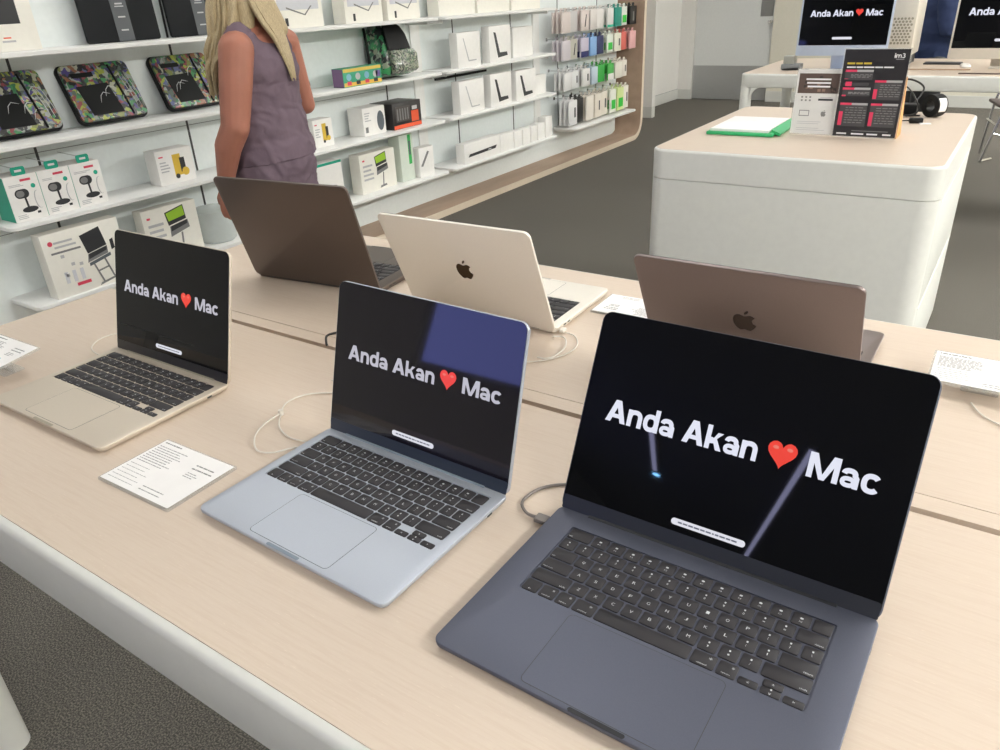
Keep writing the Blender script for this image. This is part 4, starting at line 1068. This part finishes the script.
def blob(name, parts, m_, voxel, smooth=6, parent=None, M=None, wrinkle=0):
    """parts: ('c', p0, p1, r0, r1, [flatten vector scale]) tapered capsule, ('e', centre, (rx, ry, rz), rotz) ellipsoid; fused into one skin"""
    bm = bmesh.new()
    for p in parts:
        if p[0] == 'e':
            rot = p[3] if len(p) > 3 else (0, 0, 0)
            mt = Matrix.Translation(p[1])
            for ax, an in zip('XYZ', rot): mt = mt @ Matrix.Rotation(an, 4, ax)
            mt = mt @ Matrix.Diagonal((*p[2], 1))
            bmesh.ops.create_uvsphere(bm, u_segments=20, v_segments=12, radius=1, matrix=mt)
        else:
            a, b = Vector(p[1]), Vector(p[2]); r0, r1 = p[3], p[4]
            ax = (b - a); L = ax.length; ax.normalize()
            up = Vector((0, 1, 0)) if abs(ax.y) < .9 else Vector((1, 0, 0))
            if len(p) > 5: up = Vector(p[5])
            u = (up - ax * up.dot(ax)).normalized(); w = ax.cross(u)
            fl = p[6] if len(p) > 6 else 1.
            rings = []
            prof = [(-r0 * math.cos(k * PI / 8), r0 * math.sin(k * PI / 8)) for k in range(1, 4)] + [(0, r0), (L * .5, (r0 + r1) / 2), (L, r1)] + [(L + r1 * math.sin(k * PI / 8), r1 * math.cos(k * PI / 8)) for k in range(1, 4)]
            for d, r in prof:
                rings.append([bm.verts.new(a + ax * d + (u * math.cos(q) * fl + w * math.sin(q)) * r) for q in [2 * PI * j / 14 for j in range(14)]])
            for A, B in zip(rings, rings[1:]):
                for i in range(14): bm.faces.new([A[i], A[(i + 1) % 14], B[(i + 1) % 14], B[i]])
            bm.faces.new(rings[0][::-1]); bm.faces.new(rings[-1])
    bmesh.ops.recalc_face_normals(bm, faces=bm.faces)
    me = bpy.data.meshes.new(name); bm.to_mesh(me); bm.free()
    ob = bpy.data.objects.new(name, me); C.objects.link(ob)
    md = ob.modifiers.new('r', 'REMESH'); md.mode = 'VOXEL'; md.voxel_size = voxel
    ms = ob.modifiers.new('s', 'SMOOTH'); ms.iterations = smooth; ms.factor = .5
    bpy.context.view_layer.update()
    dg = bpy.context.evaluated_depsgraph_get()
    nm = bpy.data.meshes.new_from_object(ob.evaluated_get(dg))
    ob.modifiers.clear(); ob.data = nm; bpy.data.meshes.remove(me); nm.name = name
    if wrinkle:
        for v in nm.vertices:
            p = v.co; n = noise.noise(Vector((p.x * 7 + p.z * 6, p.y * 8 + p.z * 5, p.z * 11 - p.y * 9))); n2 = noise.noise(Vector((p.x * 30, p.y * 30, p.z * 36)))
            q_ = Vector((p.x * 5 + p.z * 3, p.y * 7 + p.z * 7, p.z * 13 - p.y * 8)) + noise.noise_vector(p * 6) * .9
            cr = 1 - abs(noise.noise(q_)) * 2.6
            q2 = Vector((p.x * 9 - p.z * 8, p.y * 12 - p.z * 6, p.z * 20 + p.y * 9)) + noise.noise_vector(p * 9) * .8
            cr2 = 1 - abs(noise.noise(q2)) * 2.6
            v.co = p + v.normal * (n * wrinkle * .5 + n2 * wrinkle * .2 + max(cr, 0) ** 2 * wrinkle * 1.5 + max(cr2, 0) ** 2 * wrinkle * .6)
    nm.materials.clear(); nm.materials.append(m_); nm.shade_smooth()
    if parent: ob.parent = parent
    return ob

def hand_parts(wr, dirv, pal, side, s=1., curl=.35):
    """palm + five fingers; dirv hand direction, pal palm normal, side +1/-1 puts the thumb"""
    d = Vector(dirv).normalized(); n = Vector(pal); n = (n - d * n.dot(d)).normalized(); a = d.cross(n) * side
    wr = Vector(wr); out = []
    out.append(('c', wr, wr + d * .03 * s, .024 * s, .028 * s, n, .62))
    for k in (-1, 0, 1): out.append(('c', wr + d * .02 * s + a * .012 * k * s, wr + d * .082 * s + a * .022 * k * s, .018 * s, .0145 * s, n, .75))
    L = [.060, .070, .074, .066]
    for i, l in enumerate(L):
        off = (-.030 + .0195 * i) * s
        b = wr + d * .088 * s + a * off; dd = d.copy()
        for j, q in enumerate((.45, .32, .23)):
            dd = (dd * math.cos(curl * (j + .6) * .5) + n * math.sin(curl * (j + .6) * .5)).normalized()
            e = b + dd * l * q * s; r = (.0088, .0080, .0072, .0062)
            out.append(('c', b, e, r[j] * s, r[j + 1] * s)); b = e
    b = wr + d * .028 * s + a * .022 * s
    dd = (d * .75 + a * .55 + n * .35).normalized(); e = b + dd * .045 * s; out.append(('c', b, e, .0125 * s, .0100 * s))
    dd = (d * .9 + a * .25 + n * .4).normalized(); out.append(('c', e, e + dd * .030 * s, .0098 * s, .0080 * s))
    return out

def body_parts(hz, joints, arms):
    """figure facing +x, left = +y; joints positions in local metres"""
    P = []
    P += [('e', (-.005, 0, .92), (.115, .155, .12)), ('e', (0, 0, 1.04), (.095, .135, .14)), ('e', (.005, 0, 1.17), (.105, .150, .13)), ('e', (-.02, 0, 1.27), (.085, .150, .09)),
          ('c', (-.015, -.11, 1.315), (-.015, .11, 1.315), .055, .055), ('c', (-.015, 0, 1.30), (.02, 0, 1.42), .066, .050), ('c', (-.02, -.06, 1.35), (-.02, .06, 1.35), .045, .045)]
    return P
# the woman
th_w = math.radians(189)
wt = thing('person', 'woman with long blonde hair in a sleeveless mauve top, seen from behind at the shelves', 'person', (-2.60, 2.145, 0), (0, 0, th_w))
parts = body_parts(0, None, None)
# head turned down towards the shelf
parts += [('e', (.045, .01, 1.535), (.092, .073, .105)), ('e', (.085, .015, 1.475), (.055, .050, .055)), ('c', (.06, .012, 1.44), (.125, .02, 1.447), .035, .018),
          ('c', (.132, .02, 1.535), (.152, .022, 1.505), .008, .013), ('c', (.135, .02, 1.475), (.140, .022, 1.475), .014, .011), ('e', (.118, -.015, 1.548), (.02, .016, .01)), ('e', (.118, .05, 1.548), (.02, .016, .01)),
          ('e', (.04, .083, 1.52), (.018, .007, .03)), ('e', (.04, -.063, 1.52), (.018, .007, .03))]
lsh = (-.045, .150, 1.300); lel = (-.035, .222, 1.03); lwr = (.075, .225, .80)
parts += [('c', (-.015, .10, 1.315), lsh, .058, .066), ('c', lsh, (-.045, .188, 1.18), .066, .062), ('c', (-.045, .188, 1.18), lel, .062, .054), ('e', (-.043, .225, 1.03), (.048, .045, .05)),
          ('c', lel, (.01, .232, .96), .054, .052), ('c', (.01, .232, .96), lwr, .052, .030)]
parts += hand_parts(lwr, (.14, -.03, -.99), (.2, -.95, -.05), -1, 1.0, .5)
rsh = (-.01, -.185, 1.305); rel = (-.02, -.235, 1.055); rwr = (.20, -.19, 1.09)
parts += [('c', (-.015, -.13, 1.315), rsh, .055, .054), ('c', rsh, rel, .053, .041), ('c', rel, (.07, -.225, 1.06), .042, .040), ('c', (.07, -.225, 1.06), rwr, .040, .026)]
parts += hand_parts(rwr, (.98, .1, .1), (0, .5, -.8), 1, 1.0, .6)
for sy in (1, -1):
    parts += [('c', (0, sy * .085, .88), (.0, sy * .095, .48), .092, .056), ('c', (0, sy * .095, .48), (-.02, sy * .1, .30), .056, .056), ('c', (-.02, sy * .1, .30), (-.015, sy * .105, .08), .054, .034),
              ('c', (-.03, sy * .105, .045), (.06, sy * .115, .035), .034, .033), ('c', (.06, sy * .115, .035), (.135, sy * .12, .026), .033, .024, (0, 0, 1), .8)]
body = blob('body', parts, skin, .0055, 5, wt)
tp_ = [('e', (-.01, 0, .90), (.145, .190, .14)), ('e', (0, 0, 1.0), (.140, .182, .16)), ('e', (.01, 0, 1.12), (.138, .180, .15)), ('e', (-.012, 0, 1.22), (.122, .172, .12)),
       ('c', (-.02, -.10, 1.335), (-.03, -.05, 1.25), .050, .09), ('c', (-.02, .10, 1.335), (-.03, .05, 1.25), .050, .09), ('c', (-.025, -.115, 1.36), (-.015, -.12, 1.30), .034, .06), ('c', (-.025, .115, 1.36), (-.015, .12, 1.30), .034, .06),
       ('e', (.05, .0, 1.18), (.10, .14, .09)), ('c', (-.03, -.05, .86), (-.03, .05, .86), .12, .12)]
top = blob('blouse', tp_, blouse, .007, 30, wt, wrinkle=.005)
# trim the hem flat
bm = bmesh.new(); bm.from_mesh(top.data)
r_ = bmesh.ops.bisect_plane(bm, geom=bm.verts[:] + bm.edges[:] + bm.faces[:], plane_co=(0, 0, .87), plane_no=(.08, 0, 1), clear_inner=True)
bm.to_mesh(top.data); bm.free()
sol = top.modifiers.new('thick', 'SOLIDIFY'); sol.thickness = .003; sol.offset = 1
pp = [('e', (-.02, 0, .86), (.135, .172, .13)), ('c', (-.02, -.02, .80), (-.02, .02, .80), .12, .12)]
for sy in (1, -1): pp += [('c', (-.01, sy * .085, .84), (0, sy * .10, .45), .108, .085), ('c', (0, sy * .10, .45), (-.01, sy * .105, .14), .085, .075)]
blob('trousers', pp, blouse, .009, 6, wt, wrinkle=.005)
for sy in (1, -1):
    m = MB(); m.loft([[(x, y + sy * .116, z) for x, y in rrect(.25, .092, .04, 6, .045, 0)] for z in (.0005, .022)], white_paint); m.box(.03, .07, sy * .116 - .045, sy * .116 + .045, .022, .07, white_paint, .01); m.build('sandal', wt)
# hair: cap and long locks
hp = blob('hair', [('e', (.028, .01, 1.555), (.104, .084, .105)), ('e', (-.02, .01, 1.50), (.062, .074, .10)), ('c', (-.035, .05, 1.45), (-.03, .06, 1.38), .04, .035), ('c', (-.05, -.04, 1.45), (-.075, -.07, 1.36), .045, .04)], blonde, .008, 5, wt)
m = MB(); r = random.Random(17)
for i in range(46):          # falls over the left shoulder
    s0 = r.uniform(-.05, .075)
    p = [(s0 * .6 + .02, .07 + r.uniform(-.02, .01), 1.56 + r.uniform(-.03, .02)), (s0 + .02, .098 + r.uniform(-.008, .012), 1.46), (.02 + s0 * .9, .115 + r.uniform(-.02, .02), 1.385 + r.uniform(-.01, .01)), (.05 + s0 * .7, .14 + r.uniform(-.02, .02), 1.30), (.085 + s0 * .4, .15 + r.uniform(-.02, .02), 1.23), (.10 + s0 * .3, .145 + r.uniform(-.02, .02), 1.14 + r.uniform(-.03, .04))]
    q = bez(p, 4); m.tube(q, [.009 * (1 - (k / (len(q) - 1)) ** 3 * .85) for k in range(len(q))], blonde, 5)
for i in range(46):          # falls down the back on the right
    s0 = r.uniform(-.065, .05)
    p = [(-.03, -.01 + s0, 1.57 + r.uniform(-.03, .02)), (-.075, .02 + s0, 1.47), (-.098, .01 + s0 * .8, 1.395 + r.uniform(-.01, .01)), (-.122 + r.uniform(-.006, .006), -.005 + s0 * .55, 1.33), (-.141 + r.uniform(-.006, .004), -.015 + s0 * .4, 1.26), (-.150, -.025 + s0 * .25, 1.20 + r.uniform(-.03, .03))]
    q = bez(p, 4); m.tube(q, [.0085 * (1 - (k / (len(q) - 1)) ** 3 * .85) for k in range(len(q))], blonde, 5)
m.build('hair_locks', wt)
m = MB()
for sy in (.055, -.02):
    m.M = Matrix.Translation((.128, sy + .0, 1.55)); m.slab(.008, .018, .004, 0, .004, white_box, 0); m.slab(.009, .007, .003, .0005, .0045, print_dark, 0)
m.M = Matrix.Identity(4); m.box(.150, .154, .004, .038, 1.474, 1.479, mat('lip', 'a8584f', .4), .001); m.build('face_details', wt)

# person in navy behind the far table
t2 = thing('person', 'person in a navy shirt with a pink lanyard cord, behind the far table', 'person', (-.72, 6.86, 0), (0, 0, math.radians(20)))
pn = [('e', (0, 0, .92), (.12, .16, .12)), ('e', (0, 0, 1.05), (.11, .15, .15)), ('e', (0, 0, 1.22), (.12, .17, .15)), ('c', (0, -.13, 1.36), (0, .13, 1.36), .06, .06), ('c', (0, 0, 1.36), (.04, 0, 1.5), .065, .055),
      ('e', (.06, 0, 1.60), (.095, .078, .115)), ('c', (.1, 0, 1.52), (.14, 0, 1.53), .035, .02), ('c', (.15, 0, 1.60), (.168, 0, 1.575), .009, .014)]
pn += [('c', (0, -.19, 1.35), (.03, -.235, 1.08), .055, .044), ('c', (.03, -.235, 1.08), (.22, -.15, 1.02), .043, .028), ('c', (0, .19, 1.35), (.03, .235, 1.08), .055, .044), ('c', (.03, .235, 1.08), (.22, .15, 1.02), .043, .028)]
pn += hand_parts((.22, -.15, 1.02), (.95, .2, .05), (0, 0, -1), -1) + hand_parts((.22, .15, 1.02), (.95, -.2, .05), (0, 0, -1), 1)
for sy in (1, -1): pn += [('c', (0, sy * .09, .9), (0, sy * .1, .48), .095, .06), ('c', (0, sy * .1, .48), (-.01, sy * .105, .08), .056, .036), ('c', (-.03, sy * .11, .045), (.13, sy * .12, .03), .036, .026)]
blob('body', pn, skin, .008, 5, t2)
blob('shirt', [('e', (0, 0, .92), (.155, .195, .15)), ('e', (0, 0, 1.06), (.145, .185, .18)), ('e', (0, 0, 1.24), (.145, .195, .16)), ('c', (0, -.13, 1.37), (0, .13, 1.37), .068, .068), ('c', (0, -.19, 1.35), (.02, -.22, 1.14), .07, .065), ('c', (0, .19, 1.35), (.02, .22, 1.14), .07, .065), ('c', (.02, -.22, 1.14), (.03, -.235, 1.08), .06, .058), ('c', (.03, -.235, 1.08), (.2, -.16, 1.025), .055, .045), ('c', (.03, .235, 1.08), (.2, .16, 1.025), .055, .045)], navy, .01, 6, t2, wrinkle=.004)
blob('trousers', [('e', (0, 0, .84), (.15, .19, .12))] + [('c', (0, sy * .095, .84), (0, sy * .105, .12), .11, .08) for sy in (1, -1)], print_dark, .011, 6, t2)
blob('short_hair', [('e', (.04, 0, 1.63), (.10, .086, .10)), ('e', (-.0, 0, 1.58), (.07, .08, .09))], mat('dark_hair', '1e1a18', .5), .01, 4, t2)
m = MB(); m.tube(bez([(.08, -.06, 1.44), (.13, -.09, 1.34), (.165, -.075, 1.22), (.17, -.03, 1.08)]), .004, print_pink, 6); m.tube(bez([(.08, .06, 1.44), (.14, .06, 1.34), (.165, .03, 1.22), (.17, -.02, 1.08)]), .004, print_pink, 6); m.build('lanyard', t2)
for sy in (1, -1):
    m = MB(); m.loft([[(x, y + sy * .116, z) for x, y in rrect(.27, .098, .04, 6, .045, 0)] for z in (.0005, .06)], black_plastic); m.build('shoe', t2)

# ---------------------------------------------------------------- lamps
lamp_e = mat('lamp_fill_rear', 'ffffff', .5, emit=LAMP)
lamp_w = mat('lamp_diffuser_wall', 'fffffe', .5, emit=LAMP * .5)
lamp_b = mat('lamp_diffuser_back', 'fffffd', .5, emit=LAMP * .52)
lamp_f = mat('lamp_diffuser_front', 'fffffc', .5, emit=LAMP * .25)
lamp_r = mat('lamp_fill_side', 'fffffb', .5, emit=LAMP * 6.4)  # side row boosted as fill to brighten the shelf fronts
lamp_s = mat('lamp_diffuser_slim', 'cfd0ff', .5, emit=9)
def lamp(x, y, w, l, label, yaw=0, em=None, z=2.985, group='ceiling lamps'):
    t = thing('ceiling_lamp', label, 'lamp', (x, y, z), (0, 0, yaw), group)
    m = MB(); m.box(-w / 2 - .015, w / 2 + .015, -l / 2 - .015, l / 2 + .015, -.02, .0145, white_paint); m.build('lamp_frame', t)
    m = MB(); m.box(-w / 2, w / 2, -l / 2, l / 2, -.024, -.0205, em or lamp_e); m.build('diffuser', t)
for y in (-1.2, 1.6, 4.4, 7.2, 9.6):
    for x in (-2.45, -1.0, .9, 2.9):
        lamp(x, y, .5, 1.2, 'square white ceiling lamp above the shop floor, unseen, strength set by row', em=(lamp_r if x > 2 else (lamp_f if y < 0 else (lamp_w if x < -2 else lamp_b))), group='wide ceiling lamps')
for x, y in ((1.9, -3.6), (3.6, -3.6), (1.9, -6.2), (3.6, -6.2), (1.9, -8.6), (3.6, -8.6)): lamp(x, y, .5, 1.2, 'square white ceiling lamp above the shop floor, unseen, strength set by row', group='wide ceiling lamps')  # lamps added out of view to brighten upright faces
# two slim lamps whose reflections streak the large laptop's screen
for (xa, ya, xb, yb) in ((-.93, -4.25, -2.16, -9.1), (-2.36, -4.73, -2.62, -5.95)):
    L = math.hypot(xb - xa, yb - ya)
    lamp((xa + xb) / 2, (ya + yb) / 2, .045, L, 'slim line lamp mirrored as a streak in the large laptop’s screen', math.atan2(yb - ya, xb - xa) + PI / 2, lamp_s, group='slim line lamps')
t = thing('ceiling_downlight', 'tiny bluish ceiling spotlight mirrored as a spark in the large laptop’s screen', 'lamp', (-2.66, -6.15, 2.999))
m = MB(); m.lathe([(.001, -.012), (.06, -.012), (.065, -.001), (.001, -.001)], white_paint, 20); m.build('lamp_rim', t)
m = MB(); m.lathe([(.001, -.016), (.04, -.016), (.04, -.0125), (.001, -.0125)], mat('lamp_spot_blue', '7fc4ff', .5, emit=70), 20); m.build('lamp_glass', t)
# bluish shop window on the left wall behind the camera, mirrored in the middle laptop
win = mat('window_daylight', '7a82d0', .5, emit=4.2)
m = MB(); m.box(-3.979, -3.97, -5.7, -3.4, .97, 1.9, win); struct(m, 'window_1')
m = MB()
for a, b in ((-5.76, -5.7), (-3.4, -3.34)): m.box(-3.98, -3.94, a, b, .91, 1.96, white_paint)
for a, b in ((.91, .97), (1.9, 1.96)): m.box(-3.98, -3.94, -5.7, -3.4, a, b, white_paint)
m.build('window_frame', bpy.data.objects['window_1'])

# ---------------------------------------------------------------- camera, view
cam = bpy.data.cameras.new('camera'); co = bpy.data.objects.new('camera', cam); C.objects.link(co)
CR, CU, CF = CAMB
co.matrix_world = Matrix(((CR[0], CU[0], -CF[0], 0), (CR[1], CU[1], -CF[1], 0), (CR[2], CU[2], -CF[2], 1.44306506), (0, 0, 0, 1)))
cam.sensor_width = 36; cam.lens = FOC / 1000 * 36; cam.clip_start = .02; cam.clip_end = 60
S.camera = co
w = bpy.data.worlds.new('world'); S.world = w; w.use_nodes = True
w.node_tree.nodes['Background'].inputs[0].default_value = (.9, .95, 1, 1); w.node_tree.nodes['Background'].inputs[1].default_value = .5
S.view_settings.view_transform = 'Standard'; S.view_settings.look = 'None'; S.view_settings.gamma = 1; S.view_settings.exposure = EXPO
S.view_settings.use_curve_mapping = False
S.cycles.max_bounces = 8; S.cycles.diffuse_bounces = 5; S.cycles.glossy_bounces = 4; S.cycles.transparent_max_bounces = 12
S.cycles.sample_clamp_indirect = 6
S.cycles.use_denoising = True
